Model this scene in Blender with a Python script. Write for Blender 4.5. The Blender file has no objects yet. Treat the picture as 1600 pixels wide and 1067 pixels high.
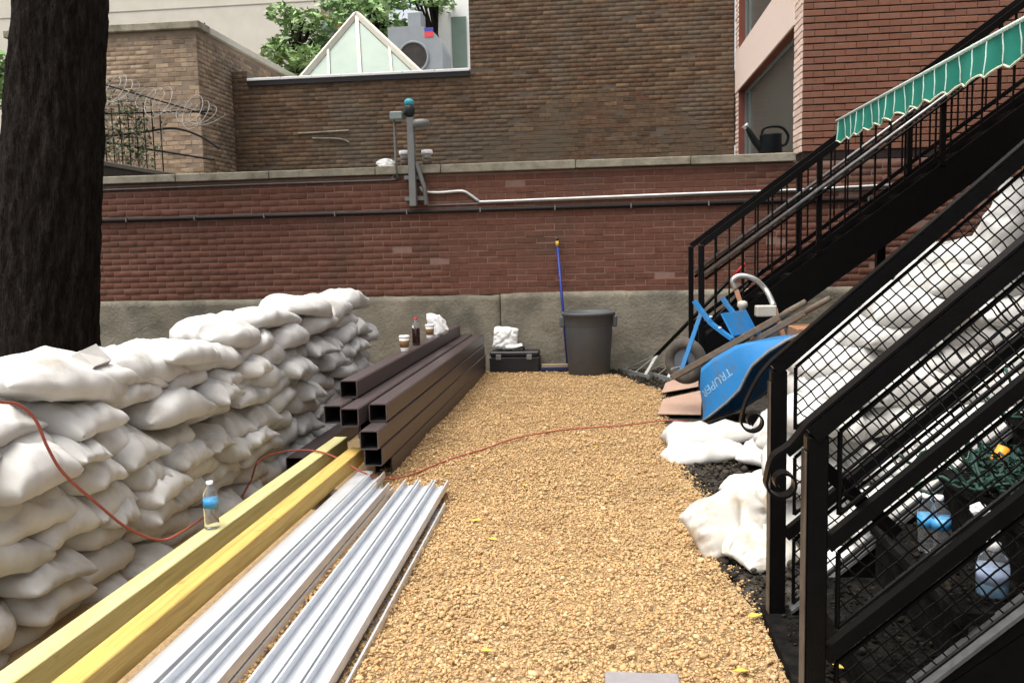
import bpy, math, random
import numpy as np
from mathutils import Matrix, Vector

random.seed(7)
RNG = np.random.default_rng(11)
R = math.radians
scene = bpy.context.scene
col = scene.collection

# ------------------------------------------------------------------ camera
FPX, CX, CY, HCAM = 1350.0, 800.0, 533.5, 1.4
_Y = np.array([143.0, 145.5, -FPX]); _Y /= np.linalg.norm(_Y)
_Z = np.cross(np.array([1, 0.024, 0.0]), _Y); _Z /= np.linalg.norm(_Z)
if _Z[1] < 0: _Z = -_Z
_X = np.cross(_Y, _Z)
CM = np.array([_X, _Y, _Z])
cam_data = bpy.data.cameras.new('camera')
cam_data.sensor_width = 36.0
cam_data.lens = FPX / 1600 * 36.0
cam_data.clip_start = 0.05
cam_data.clip_end = 2000
cam = bpy.data.objects.new('camera', cam_data)
col.objects.link(cam)
_m = Matrix([[*CM[0], 0], [*CM[1], 0], [*CM[2], HCAM], [0, 0, 0, 1]])
cam.matrix_world = _m
scene.camera = cam

# ------------------------------------------------------------------ sky, sun, exposure
SUN_EL, SUN_AZ = 72, 230      # azimuth measured clockwise from +Y
world = bpy.data.worlds.new('World'); scene.world = world
world.use_nodes = True
wn = world.node_tree.nodes; wl = world.node_tree.links
wn.clear()
sky = wn.new('ShaderNodeTexSky'); sky.sky_type = 'NISHITA'; sky.sun_disc = False
sky.sun_elevation = R(SUN_EL); sky.sun_rotation = R(SUN_AZ)
sky.air_density = 1.0; sky.dust_density = 6.0; sky.ozone_density = 0.6
hs = wn.new('ShaderNodeHueSaturation'); hs.inputs['Saturation'].default_value = 0.28
bg = wn.new('ShaderNodeBackground'); bg.inputs['Strength'].default_value = 0.11
wo = wn.new('ShaderNodeOutputWorld')
wl.new(sky.outputs[0], hs.inputs['Color']); wl.new(hs.outputs[0], bg.inputs['Color']); wl.new(bg.outputs[0], wo.inputs['Surface'])
sun_d = bpy.data.lights.new('sun', 'SUN'); sun_d.energy = 1.5; sun_d.angle = R(50); sun_d.color = (1, 0.96, 0.89)
sun = bpy.data.objects.new('sun', sun_d); col.objects.link(sun)
_az, _el = R(SUN_AZ), R(SUN_EL)
_dir = Vector((math.sin(_az) * math.cos(_el), math.cos(_az) * math.cos(_el), math.sin(_el)))
sun.rotation_euler = _dir.to_track_quat('Z', 'Y').to_euler()
scene.view_settings.view_transform = 'Standard'
scene.view_settings.look = 'None'
scene.view_settings.gamma = 1.0
scene.view_settings.use_curve_mapping = False
scene.view_settings.exposure = 1.40
scene.render.engine = 'CYCLES'
scene.cycles.use_denoising = True
try: scene.cycles.denoiser = 'OPENIMAGEDENOISE'
except Exception: pass
scene.cycles.max_bounces = 8
scene.cycles.transparent_max_bounces = 12

# ------------------------------------------------------------------ pixel -> place helpers
def ray(px, py): return CM @ np.array([px - CX, CY - py, -FPX])
def G(px, py, z=0.0):
    r = ray(px, py); return np.array([0, 0, HCAM]) + (z - HCAM) / r[2] * r
def PY(px, py, y):
    r = ray(px, py); return np.array([0, 0, HCAM]) + y / r[1] * r
def PX(px, py, x):
    r = ray(px, py); return np.array([0, 0, HCAM]) + x / r[0] * r
def project(p):
    c = CM.T @ (np.asarray(p, float) - np.array([0, 0, HCAM]))
    if c[2] > -0.05: return None
    return CX - FPX * c[0] / c[2], CY + FPX * c[1] / c[2]

# ------------------------------------------------------------------ object helpers
def tag(o, label=None, cat=None, group=None, kind=None):
    if label: o['label'] = label
    if cat: o['category'] = cat
    if group: o['group'] = group
    if kind: o['kind'] = kind
    return o
def thing(name, label, cat, loc=(0, 0, 0), group=None):
    o = bpy.data.objects.new(name, None); col.objects.link(o)
    o.location = loc; o.empty_display_size = 0.1
    return tag(o, label, cat, group)
def attach(o, parent):
    o.parent = parent
    # parents are never rotated or scaled: undo their offset only
    o.matrix_parent_inverse = Matrix.Translation(-parent.location)
def mesh_of(name, V, F, mat, smooth=False):
    me = bpy.data.meshes.new(name)
    me.from_pydata([tuple(map(float, v)) for v in V], [], [tuple(map(int, f)) for f in F])
    if mat is not None: me.materials.append(mat)
    if smooth: me.polygons.foreach_set('use_smooth', [True] * len(me.polygons))
    me.update()
    return me
def obj(name, V, F, mat, parent=None, smooth=False):
    o = bpy.data.objects.new(name, mesh_of(name, V, F, mat, smooth)); col.objects.link(o)
    if parent is not None: attach(o, parent)
    return o
def quad_mesh_np(name, V, Fq, mat, smooth=False):
    """fast mesh from numpy, all faces with the same corner count"""
    me = bpy.data.meshes.new(name)
    n = Fq.shape[1]
    me.vertices.add(len(V)); me.vertices.foreach_set('co', np.ascontiguousarray(V, dtype=np.float32).ravel())
    me.loops.add(Fq.size); me.loops.foreach_set('vertex_index', np.ascontiguousarray(Fq, dtype=np.int32).ravel())
    me.polygons.add(len(Fq)); me.polygons.foreach_set('loop_start', np.arange(0, Fq.size, n, dtype=np.int32))
    try: me.polygons.foreach_set('loop_total', np.full(len(Fq), n, dtype=np.int32))
    except Exception: pass
    if smooth: me.polygons.foreach_set('use_smooth', np.ones(len(Fq), dtype=bool))
    me.materials.append(mat)
    me.update(calc_edges=True); me.validate()
    return me

class MB:
    """collects shapes; build() links them as ONE mesh object"""
    def __init__(s): s.V = []; s.F = []
    def add(s, V, F):
        b = len(s.V); s.V += [tuple(v) for v in V]; s.F += [tuple(i + b for i in f) for f in F]; return s
    def box(s, lo, hi, bev=0.0, M=None):
        lo = np.array(lo, float); hi = np.array(hi, float)
        V, F = box_geo(lo, hi, bev)
        if M is not None: V = [M @ Vector(v) for v in V]
        return s.add(V, F)
    def bar(s, a, b, w, h, up=(0, 0, 1), bev=0.0):
        """rectangular bar from a to b, w sideways, h along up"""
        a = Vector(a); b = Vector(b); d = (b - a); L = d.length; d.normalize()
        up = Vector(up); side = d.cross(up).normalized(); u2 = side.cross(d).normalized()
        M = Matrix(((d.x, side.x, u2.x, a.x), (d.y, side.y, u2.y, a.y), (d.z, side.z, u2.z, a.z), (0, 0, 0, 1)))
        return s.box((0, -w / 2, -h / 2), (L, w / 2, h / 2), bev, M)
    def tube(s, pts, r, n=8, cap=True, closed=False):
        V, F = tube_geo(pts, r, n, cap, closed); return s.add(V, F)
    def lathe(s, prof, c=(0, 0, 0), n=24, M=None):
        V = []; F = []
        for r, z in prof:
            for k in range(n):
                a = 2 * math.pi * k / n; V.append((c[0] + r * math.cos(a), c[1] + r * math.sin(a), c[2] + z))
        for i in range(len(prof) - 1):
            for k in range(n):
                F.append((i * n + k, i * n + (k + 1) % n, (i + 1) * n + (k + 1) % n, (i + 1) * n + k))
        F.append(tuple(range(n - 1, -1, -1))); F.append(tuple((len(prof) - 1) * n + k for k in range(n)))
        if M is not None: V = [M @ Vector(v) for v in V]
        return s.add(V, F)
    def build(s, name, mat, parent=None, smooth=False):
        return obj(name, s.V, s.F, mat, parent, smooth)

def box_geo(lo, hi, bev=0.0):
    if bev <= 0:
        V = [(x, y, z) for z in (lo[2], hi[2]) for y in (lo[1], hi[1]) for x in (lo[0], hi[0])]
        F = [(0, 2, 3, 1), (4, 5, 7, 6), (0, 1, 5, 4), (2, 6, 7, 3), (0, 4, 6, 2), (1, 3, 7, 5)]
        return V, F
    V = []; idx = {}
    for cx in (0, 1):
        for cy in (0, 1):
            for cz in (0, 1):
                for ax in range(3):
                    p = [hi[0] if cx else lo[0], hi[1] if cy else lo[1], hi[2] if cz else lo[2]]
                    sg = [1 - 2 * cx, 1 - 2 * cy, 1 - 2 * cz]
                    for k in range(3):
                        if k != ax: p[k] += sg[k] * bev
                    idx[(cx, cy, cz, ax)] = len(V); V.append(tuple(p))
    F = []
    for ax in range(3):
        o = [k for k in range(3) if k != ax]
        for sd in (0, 1):
            q = []
            for a, b in ((0, 0), (1, 0), (1, 1), (0, 1)):
                c = [0, 0, 0]; c[ax] = sd; c[o[0]] = a; c[o[1]] = b; q.append(idx[(*c, ax)])
            F.append(tuple(q))
    for ax in range(3):      # edges along ax
        o = [k for k in range(3) if k != ax]
        for a in (0, 1):
            for b in (0, 1):
                c0 = [0, 0, 0]; c0[o[0]] = a; c0[o[1]] = b; c1 = list(c0); c1[ax] = 1
                F.append((idx[(*c0, o[0])], idx[(*c1, o[0])], idx[(*c1, o[1])], idx[(*c0, o[1])]))
    for cx in (0, 1):
        for cy in (0, 1):
            for cz in (0, 1):
                F.append((idx[(cx, cy, cz, 0)], idx[(cx, cy, cz, 1)], idx[(cx, cy, cz, 2)]))
    # orient every face outwards
    c = (np.array(lo) + np.array(hi)) / 2
    G2 = []
    for f in F:
        p = np.array([V[i] for i in f]); nrm = np.cross(p[1] - p[0], p[2] - p[0])
        G2.append(f if np.dot(nrm, p.mean(0) - c) > 0 else tuple(reversed(f)))
    return V, G2

def tube_geo(pts, r, n=8, cap=True, closed=False):
    P = [Vector(p) for p in pts]; m = len(P)
    rs = r if hasattr(r, '__len__') else [r] * m
    V = []; F = []
    prev = None
    for i in range(m):
        if closed: t = (P[(i + 1) % m] - P[i - 1]).normalized()
        else: t = (P[min(i + 1, m - 1)] - P[max(i - 1, 0)]).normalized()
        if prev is None:
            ref = Vector((0, 0, 1)) if abs(t.z) < 0.9 else Vector((1, 0, 0))
            u = t.cross(ref).normalized()
        else:
            u = (prev - t * prev.dot(t)).normalized()
        prev = u; w = t.cross(u)
        for k in range(n):
            a = 2 * math.pi * k / n + math.pi / n
            V.append(P[i] + (u * math.cos(a) + w * math.sin(a)) * rs[i])
    for i in range(m if closed else m - 1):
        j = (i + 1) % m
        for k in range(n):
            F.append((i * n + k, i * n + (k + 1) % n, j * n + (k + 1) % n, j * n + k))
    if cap and not closed:
        F.append(tuple(range(n - 1, -1, -1))); F.append(tuple((m - 1) * n + k for k in range(n)))
    return V, F
def extrude(prof, a, b, closed_prof=True, up=(0, 0, 1)):
    """profile points (side, up) swept from a to b; open profiles give thin sheets already closed by the caller"""
    a = Vector(a); b = Vector(b); d = (b - a).normalized(); up = Vector(up)
    side = d.cross(up).normalized(); u2 = side.cross(d).normalized()
    n = len(prof); V = [a + side * p + u2 * q for p, q in prof] + [b + side * p + u2 * q for p, q in prof]
    F = [(k, (k + 1) % n, n + (k + 1) % n, n + k) for k in range(n)]
    F.append(tuple(range(n - 1, -1, -1))); F.append(tuple(range(n, 2 * n)))
    return V, F
def smooth_path(pts, n=8):
    """Catmull-Rom through pts"""
    P = [np.array(p, float) for p in pts]; P = [2 * P[0] - P[1]] + P + [2 * P[-1] - P[-2]]
    out = []
    for i in range(1, len(P) - 2):
        for t in np.linspace(0, 1, n, endpoint=False):
            out.append(0.5 * (2 * P[i] + (P[i + 1] - P[i - 1]) * t + (2 * P[i - 1] - 5 * P[i] + 4 * P[i + 1] - P[i + 2]) * t * t
                              + (3 * P[i] - P[i - 1] - 3 * P[i + 1] + P[i + 2]) * t ** 3))
    out.append(P[-2]); return out

# ------------------------------------------------------------------ materials
MATS = {}
def hexc(h):
    h = h.lstrip('#'); c = [int(h[i:i + 2], 16) / 255 for i in (0, 2, 4)]
    return tuple(x / 12.92 if x <= 0.04045 else ((x + 0.055) / 1.055) ** 2.4 for x in c) + (1,)
def C(r, g, b): return (r, g, b, 1)
def mat(name, cols, rough=0.7, metal=0.0, scale=6.0, stretch=(1, 1, 1), bump=0.0, bscale=60.0, detail=6.0, spread=0.25,
        rnd=None, rvar=0.0, coord='Object', spec=0.5, trans=0.0, subsurf=0.0, alpha=1.0, ior=1.45, tint=None, bdist=0.01, spots=None, ridge=False):
    """cols: list of colours mixed by noise. rnd: 'island'/'object' picks a shade for each piece. tint: list of piece shades."""
    if name in MATS: return MATS[name]
    m = bpy.data.materials.new(name); MATS[name] = m; m.use_nodes = True
    N = m.node_tree.nodes; L = m.node_tree.links; N.clear()
    out = N.new('ShaderNodeOutputMaterial'); b = N.new('ShaderNodeBsdfPrincipled'); L.new(b.outputs[0], out.inputs[0])
    b.inputs['Roughness'].default_value = rough; b.inputs['Metallic'].default_value = metal
    b.inputs['Specular IOR Level'].default_value = spec; b.inputs['IOR'].default_value = ior
    b.inputs['Transmission Weight'].default_value = trans; b.inputs['Alpha'].default_value = alpha
    tc = N.new('ShaderNodeTexCoord'); mp = N.new('ShaderNodeMapping'); mp.inputs['Scale'].default_value = stretch
    if coord == 'World':
        gm = N.new('ShaderNodeNewGeometry'); L.new(gm.outputs['Position'], mp.inputs['Vector'])
    else: L.new(tc.outputs[coord], mp.inputs['Vector'])
    nz = N.new('ShaderNodeTexNoise'); nz.inputs['Scale'].default_value = scale; nz.inputs['Detail'].default_value = detail
    nz.inputs['Roughness'].default_value = 0.6
    L.new(mp.outputs[0], nz.inputs['Vector'])
    cr = N.new('ShaderNodeValToRGB'); e = cr.color_ramp.elements
    n = len(cols); lo, hi = 0.5 - spread, 0.5 + spread
    for i, c in enumerate(cols):
        p = lo + (hi - lo) * i / max(n - 1, 1)
        if i < 2: e[i].position = p; e[i].color = c
        else: q = e.new(p); q.color = c
    if n == 1: e[1].color = cols[0]
    L.new(nz.outputs['Fac'], cr.inputs[0]); colr = cr.outputs[0]
    if rnd:
        if rnd == 'object':
            oi = N.new('ShaderNodeObjectInfo'); rv = oi.outputs['Random']
        else:
            gi = N.new('ShaderNodeNewGeometry'); rv = gi.outputs['Random Per Island']
        if tint:
            tr = N.new('ShaderNodeValToRGB'); te = tr.color_ramp.elements; tr.color_ramp.interpolation = 'LINEAR'
            for i, c in enumerate(tint):
                p = i / max(len(tint) - 1, 1)
                if i < 2: te[i].position = p; te[i].color = c
                else: q = te.new(p); q.color = c
            L.new(rv, tr.inputs[0])
            mx = N.new('ShaderNodeMix'); mx.data_type = 'RGBA'; mx.blend_type = 'MULTIPLY'; mx.inputs['Factor'].default_value = 1
            L.new(colr, mx.inputs['A']); L.new(tr.outputs[0], mx.inputs['B']); colr = mx.outputs['Result']
        if rvar:
            hv = N.new('ShaderNodeHueSaturation'); mr = N.new('ShaderNodeMapRange')
            mr.inputs['To Min'].default_value = 1 - rvar; mr.inputs['To Max'].default_value = 1 + rvar
            L.new(rv, mr.inputs['Value']); L.new(mr.outputs[0], hv.inputs['Value']); L.new(colr, hv.inputs['Color']); colr = hv.outputs[0]
    if spots:      # (colour, scale, threshold, amount): stains with a shape of their own
        sc_, ss, th, am = spots
        n2 = N.new('ShaderNodeTexNoise'); n2.inputs['Scale'].default_value = ss; n2.inputs['Detail'].default_value = 8
        n2.inputs['Roughness'].default_value = 0.65
        if coord == 'World' or True:
            g2 = N.new('ShaderNodeNewGeometry'); L.new(g2.outputs['Position'], n2.inputs['Vector'])
        r2 = N.new('ShaderNodeMapRange'); r2.inputs['From Min'].default_value = th; r2.inputs['From Max'].default_value = th + 0.12
        r2.inputs['To Max'].default_value = am; L.new(n2.outputs['Fac'], r2.inputs['Value'])
        m2 = N.new('ShaderNodeMix'); m2.data_type = 'RGBA'; L.new(r2.outputs[0], m2.inputs['Factor'])
        L.new(colr, m2.inputs['A']); m2.inputs['B'].default_value = sc_; colr = m2.outputs['Result']
    L.new(colr, b.inputs['Base Color'])
    if bump:
        bn = N.new('ShaderNodeTexNoise'); bn.inputs['Scale'].default_value = bscale; bn.inputs['Detail'].default_value = 5
        if ridge:
            bn.noise_type = 'RIDGED_MULTIFRACTAL'; bn.inputs['Distortion'].default_value = .5; bn.inputs['Detail'].default_value = 3
            bn.inputs['Roughness'].default_value = .45
        L.new(mp.outputs[0], bn.inputs['Vector'])
        bp = N.new('ShaderNodeBump'); bp.inputs['Strength'].default_value = bump; bp.inputs['Distance'].default_value = bdist
        L.new(bn.outputs['Fac'], bp.inputs['Height']); L.new(bp.outputs[0], b.inputs['Normal'])
    return m

M_soil = mat('soil', [C(.018, .016, .014), C(.05, .044, .038), C(.10, .09, .075)], 0.95, scale=9, bump=0.9, bscale=45, bdist=0.03, spec=.05)
M_gravel = mat('gravel_bed', [C(.30, .205, .105), C(.42, .29, .155), C(.50, .36, .20)], 0.95, scale=60, bump=0.8, bscale=120)
M_pebble = mat('pebbles', [C(.45, .30, .15), C(.53, .37, .195)], 0.85, scale=40, spec=.25, spots=(C(.33, .215, .105), 1.6, .50, .5), rnd='island', bump=0.2, bscale=200,
               tint=[C(.55, .50, .45), C(.88, .84, .76), C(1, .94, .85), C(1, .97, .92), C(.97, .98, 1.0), C(.9, .74, .56), C(1.25, 1.35, 1.5), C(.78, .70, .6), C(1, .96, .9), C(.66, .6, .55)])
RED_T = [C(.85, .80, .78), C(.97, .94, .92), C(1.0, 1.0, 1.0), C(1.06, 1.02, .99), C(.9, .83, .80), C(1.1, 1.06, 1.03)]
def brickmats(key, cols, tints, spots=None, rough=0.88):
    return [mat(f'{key}_{r}', cols, rough, scale=14, bump=0.35, bscale=110, rnd=r, tint=tints, coord='World', spots=spots, spec=0.25) for r in ('object', 'island')]
B_red = brickmats('red_brick', [C(.115, .05, .033), C(.155, .069, .047), C(.19, .09, .064)], RED_T, (C(.095, .062, .044), 1.1, .52, .55))
B_bldg = brickmats('house_brick', [C(.19, .088, .058), C(.235, .112, .075)], RED_T, (C(.26, .17, .14), 1.6, .62, .35))
B_old = brickmats('old_brick', [C(.080, .050, .033), C(.122, .079, .051), C(.168, .116, .078)], [C(.62, .60, .58), C(.9, .88, .86), C(1, .95, .9), C(1.12, 1.08, 1.02), C(.92, .74, .64), C(1.5, 1.45, 1.32), C(.75, .71, .67), C(1.05, .93, .84)], (C(.12, .10, .074), .8, .48, .65))
B_tan = brickmats('tan_brick', [C(.28, .205, .145), C(.37, .285, .21), C(.45, .36, .275)], [C(.6, .55, .5), C(.9, .85, .8), C(1, .95, .9), C(1.2, 1.15, 1.05)], (C(.15, .12, .095), .9, .46, .75))
B_litside = brickmats('lit_side_brick', [C(.72, .56, .48), C(.78, .62, .54)], [C(.85, .82, .8), C(1, 1, 1), C(1.1, 1.08, 1.05)])  # brick colour raised to pale pink to imitate strong light on the side face
M_mortar_red = mat('mortar_pale', [C(.20, .12, .095), C(.28, .175, .14)], .95, scale=10, coord='World')
M_mortar_dark = mat('mortar_dark', [C(.014, .008, .007), C(.03, .016, .013)], .95, scale=10, coord='World')
M_mortar_old = mat('mortar_old', [C(.085, .065, .048), C(.13, .10, .075)], .95, scale=8, coord='World')
M_conc = mat('concrete', [C(.145, .127, .095), C(.225, .20, .15), C(.30, .27, .205)], .92, scale=3.2, bump=.5, bscale=30, coord='World', spots=(C(.10, .095, .075), 1.4, .5, .75), bdist=.02)
M_cope = mat('coping_stone', [C(.16, .14, .10), C(.28, .25, .19), C(.36, .33, .26)], .9, scale=7, bump=.4, bscale=40, coord='World', spots=(C(.10, .10, .06), 3, .55, .7))
M_bag = mat('sandbag_cloth', [C(.44, .425, .395), C(.54, .53, .505), C(.61, .605, .585)], .62, scale=5, bump=.55, bscale=7, rnd='object', rvar=.10, coord='World', spots=(C(.30, .26, .20), 2.6, .55, .6), bdist=.012, spec=.25, ridge=True)
M_sack = mat('empty_sack_cloth', [C(.42, .40, .37), C(.52, .51, .485)], .6, scale=5, bump=.6, bscale=9, ridge=True, bdist=.012, spots=(C(.5, .36, .22), 9, .6, .6))
M_tube = mat('brown_steel', [C(.056, .041, .040), C(.074, .055, .054)], .42, scale=8, stretch=(1, .15, 1), bump=.06, bscale=120, spots=(C(.10, .075, .06), 6, .66, .5), spec=.6)
M_tubein = mat('tube_inside', [C(.01, .008, .008)], .8)
M_timber = mat('pale_timber', [C(.42, .37, .14), C(.56, .52, .24), C(.64, .60, .32)], .75, scale=4, stretch=(12, .6, 12), bump=.25, bscale=14, spots=(C(.30, .20, .06), 9, .63, .7))
M_timber2 = mat('amber_timber', [C(.36, .215, .05), C(.53, .345, .09), C(.58, .40, .13)], .75, scale=4, stretch=(12, .6, 12), bump=.25, bscale=14, spots=(C(.20, .10, .03), 8, .63, .7))
M_oldwood = mat('weathered_wood', [C(.10, .075, .055), C(.17, .13, .095)], .85, scale=4, stretch=(1.5, 8, 8), bump=.3, bscale=40)
M_galv = mat('galvanised', [C(.60, .63, .67), C(.76, .78, .81)], .38, metal=.5, scale=26, stretch=(1, .3, 1), bump=.04, bscale=60)
M_iron = mat('black_iron', [C(.002, .0019, .0019), C(.004, .0037, .0037)], .33, scale=20, bump=.10, bscale=160, spec=.22, spots=(C(.03, .027, .024), 12, .66, .35))
M_tread = mat('dirty_tread', [C(.003, .003, .003), C(.008, .0075, .007), C(.018, .016, .013)], .9, scale=16, bump=.5, bscale=70, spec=.04)
M_bark = mat('bark', [C(.006, .0048, .004), C(.020, .0155, .0122), C(.046, .037, .029)], .95, spec=.1, scale=8, stretch=(3, 3, .6), bump=1.0, bscale=22, bdist=.05)
M_bin = mat('grey_bin_plastic', [C(.075, .078, .082), C(.10, .104, .108)], .55, scale=5, bump=.05, bscale=60, spots=(C(.11, .105, .10), 5, .64, .4))
M_black = mat('black_plastic', [C(.010, .010, .012), C(.018, .018, .02)], .45, scale=8)
M_blue = mat('blue_paint', [C(.014, .15, .38), C(.022, .19, .46)], .5, scale=6, bump=.08, bscale=40, spots=(C(.075, .11, .15), 6, .50, .6))
M_navy = mat('navy_handle', [C(.012, .03, .22)], .45)
M_yellow = mat('yellow_grip', [C(.62, .38, .05)], .5)
M_rubber = mat('tyre_rubber', [C(.05, .043, .036), C(.10, .085, .07)], .9, scale=20, bump=.3, bscale=80)
M_silver = mat('grey_pipe', [C(.50, .50, .48), C(.60, .60, .58)], .35, metal=.7, scale=10)
M_whitem = mat('white_enamel', [C(.42, .39, .33), C(.52, .49, .43)], .5, scale=9, spots=(C(.3, .2, .12), 12, .62, .5))
M_postm = mat('grey_post', [C(.17, .17, .16), C(.23, .23, .215)], .55, metal=.3, scale=10)
M_cable = mat('black_cable', [C(.012, .011, .010)], .6)
M_red = mat('red_hose', [C(.30, .062, .04), C(.36, .085, .055)], .5)
M_redp = mat('red_paint', [C(.5, .02, .02)], .5)
M_green = mat('green_canvas', [C(.006, .165, .118), C(.010, .22, .16)], .75, scale=7, bump=.2, bscale=120)
M_piping = mat('cream_piping', [C(.62, .60, .45)], .8)
M_stripe = mat('pale_stripe', [C(.62, .78, .70)], .8)
M_canvas = mat('awning_underside', [C(.36, .31, .21), C(.42, .37, .26)], .85, scale=5)
M_card = mat('cardboard', [C(.34, .22, .16), C(.42, .28, .21)], .85, scale=5, bump=.1, spots=(C(.25, .15, .10), 6, .6, .5))
M_cardbox = mat('cardboard_box', [C(.24, .115, .055), C(.30, .15, .075)], .85, scale=5)
M_tarp = mat('green_tarp', [C(.010, .045, .035), C(.018, .07, .055)], .6, scale=5, bump=.4, bscale=18)
M_net = mat('green_netting', [C(.004, .018, .013), C(.008, .036, .026), C(.022, .07, .05)], .7, scale=30, rnd='island', rvar=.5)
M_paper = mat('white_paper', [C(.78, .78, .76), C(.82, .82, .80)], .7, scale=10, bump=.3, bscale=30)
M_cup = mat('cup_paper', [C(.74, .72, .68)], .6)
M_sleeve = mat('cup_sleeve', [C(.32, .19, .085)], .8)
M_cola = mat('cola', [C(.02, .006, .004)], .12)
M_clear = mat('clear_plastic', [C(.93, .95, .97)], .04, trans=.94, ior=1.14)
M_label = mat('blue_label', [C(.03, .20, .50), C(.05, .30, .62), C(.25, .55, .70)], .5, scale=18)
M_gel = mat('blue_gel', [C(.20, .38, .52)], .2)
M_cap = mat('white_cap', [C(.8, .8, .8)], .4)
M_redcap = mat('red_cap', [C(.55, .02, .03)], .4)
M_orange = mat('orange_plastic', [C(.75, .28, .02)], .5)
M_glass = mat('green_glass', [C(.15, .205, .17), C(.20, .26, .215)], .3, scale=2, spec=.2)
M_window = mat('window_glass', [C(.07, .075, .068), C(.10, .105, .095)], .22, scale=1.2, spec=.35)
M_alu = mat('window_metal', [C(.20, .24, .23), C(.25, .29, .28)], .45, metal=.4)
M_reveal = mat('reveal_red', [C(.17, .05, .035), C(.21, .065, .045)], .85)
M_litband = mat('lit_side_stone', [C(.75, .60, .52), C(.80, .65, .57)], .85, scale=12, bump=.15, bscale=60)  # spandrel colour carries the same painted brightness as the side brick
M_pale = mat('pale_frame', [C(.46, .43, .36), C(.54, .51, .44)], .6, scale=8)
M_flash = mat('white_flashing', [C(.72, .72, .72), C(.8, .8, .8)], .5)
M_dkflash = mat('dark_drip', [C(.012, .011, .012)], .5)
M_rendered = mat('beige_render', [C(.54, .50, .42), C(.62, .58, .50)], .9, scale=2, bump=.1)
M_whitewall = mat('white_render', [C(.72, .72, .70), C(.8, .8, .78)], .8, scale=2)
M_machine = mat('grey_machine', [C(.22, .24, .26), C(.27, .29, .31)], .55, scale=4)
M_hole = mat('fan_opening', [C(.02, .017, .015), C(.05, .04, .035)], .8, scale=6)
M_slate = mat('blue_slate', [C(.15, .19, .22), C(.22, .26, .29)], .8, scale=20)
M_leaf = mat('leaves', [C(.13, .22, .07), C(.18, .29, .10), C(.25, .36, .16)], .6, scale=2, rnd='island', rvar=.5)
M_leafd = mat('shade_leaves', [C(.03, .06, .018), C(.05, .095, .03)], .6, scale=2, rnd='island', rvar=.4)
M_yleaf = mat('yellow_leaf', [C(.62, .46, .06), C(.55, .36, .05)], .7)
M_roof = mat('roof_membrane', [C(.30, .29, .27), C(.40, .39, .37)], .9, scale=2)
M_sanddirt = mat('sand_bristle', [C(.35, .26, .15)], .9)
M_can = mat('dark_can', [C(.003, .004, .005), C(.006, .008, .009)], .5, scale=8, spec=.15)
M_lens = mat('teal_lens', [C(.05, .38, .48)], .3)
M_letter = mat('worn_letter', [C(.12, .25, .38), C(.30, .42, .52)], .7, scale=40)
M_slab = mat('grey_slab', [C(.20, .185, .19), C(.25, .235, .24)], .7, scale=20, bump=.1)

# ------------------------------------------------------------------ ground
def sheet(name, poly, z, m, kind='structure'):
    o = obj(name, [(x, y, z) for x, y in poly], [tuple(range(len(poly)))], m); o['kind'] = kind; return o
sheet('ground', [(-120, -120), (120, -120), (120, 160), (-120, 160)], 0.0, M_soil)
edge_r = [(.62, 1.2), (.60, 2.7), (.56, 3.25), (.50, 3.6), (.50, 4.1), (.55, 4.65), (.47, 5.3), (.44, 6.2), (.47, 7.1), (.53, 8.4), (.30, 8.9), (.05, 9.5), (-.1, 9.7)]
gpoly = [(-2.6, 1.2)] + edge_r + [(-.6, 9.75), (-1.4, 9.72), (-2.6, 9.6)]
sheet('gravel_path', gpoly, 0.006, M_gravel)
# raised yard behind the garden wall
MB().box((-14, 10.32, 0.02), (2.15, 13.55, 2.05)).build('terrace', M_conc)['kind'] = 'structure'

def in_poly(x, y, poly):
    ins = np.zeros(len(x), bool); n = len(poly); j = n - 1
    for i in range(n):
        xi, yi = poly[i]; xj, yj = poly[j]
        c = ((yi > y) != (yj > y)) & (x < (xj - xi) * (y - yi) / (yj - yi + 1e-12) + xi)
        ins ^= c; j = i
    return ins
def icosa():
    t = (1 + 5 ** .5) / 2
    V = np.array([(-1, t, 0), (1, t, 0), (-1, -t, 0), (1, -t, 0), (0, -1, t), (0, 1, t), (0, -1, -t), (0, 1, -t), (t, 0, -1), (t, 0, 1), (-t, 0, -1), (-t, 0, 1)], float)
    V /= np.linalg.norm(V[0])
    F = np.array([(0, 11, 5), (0, 5, 1), (0, 1, 7), (0, 7, 10), (0, 10, 11), (1, 5, 9), (5, 11, 4), (11, 10, 2), (10, 7, 6), (7, 1, 8), (3, 9, 4), (3, 4, 2), (3, 2, 6), (3, 6, 8), (3, 8, 9), (4, 9, 5), (2, 4, 11), (6, 2, 10), (8, 6, 7), (9, 8, 1)])
    return V, F
def octa():
    V = np.array([(1, 0, 0), (-1, 0, 0), (0, 1, 0), (0, -1, 0), (0, 0, 1), (0, 0, -1)], float)
    return V, np.array([(0, 2, 4), (2, 1, 4), (1, 3, 4), (3, 0, 4), (2, 0, 5), (1, 2, 5), (3, 1, 5), (0, 3, 5)])
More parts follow.
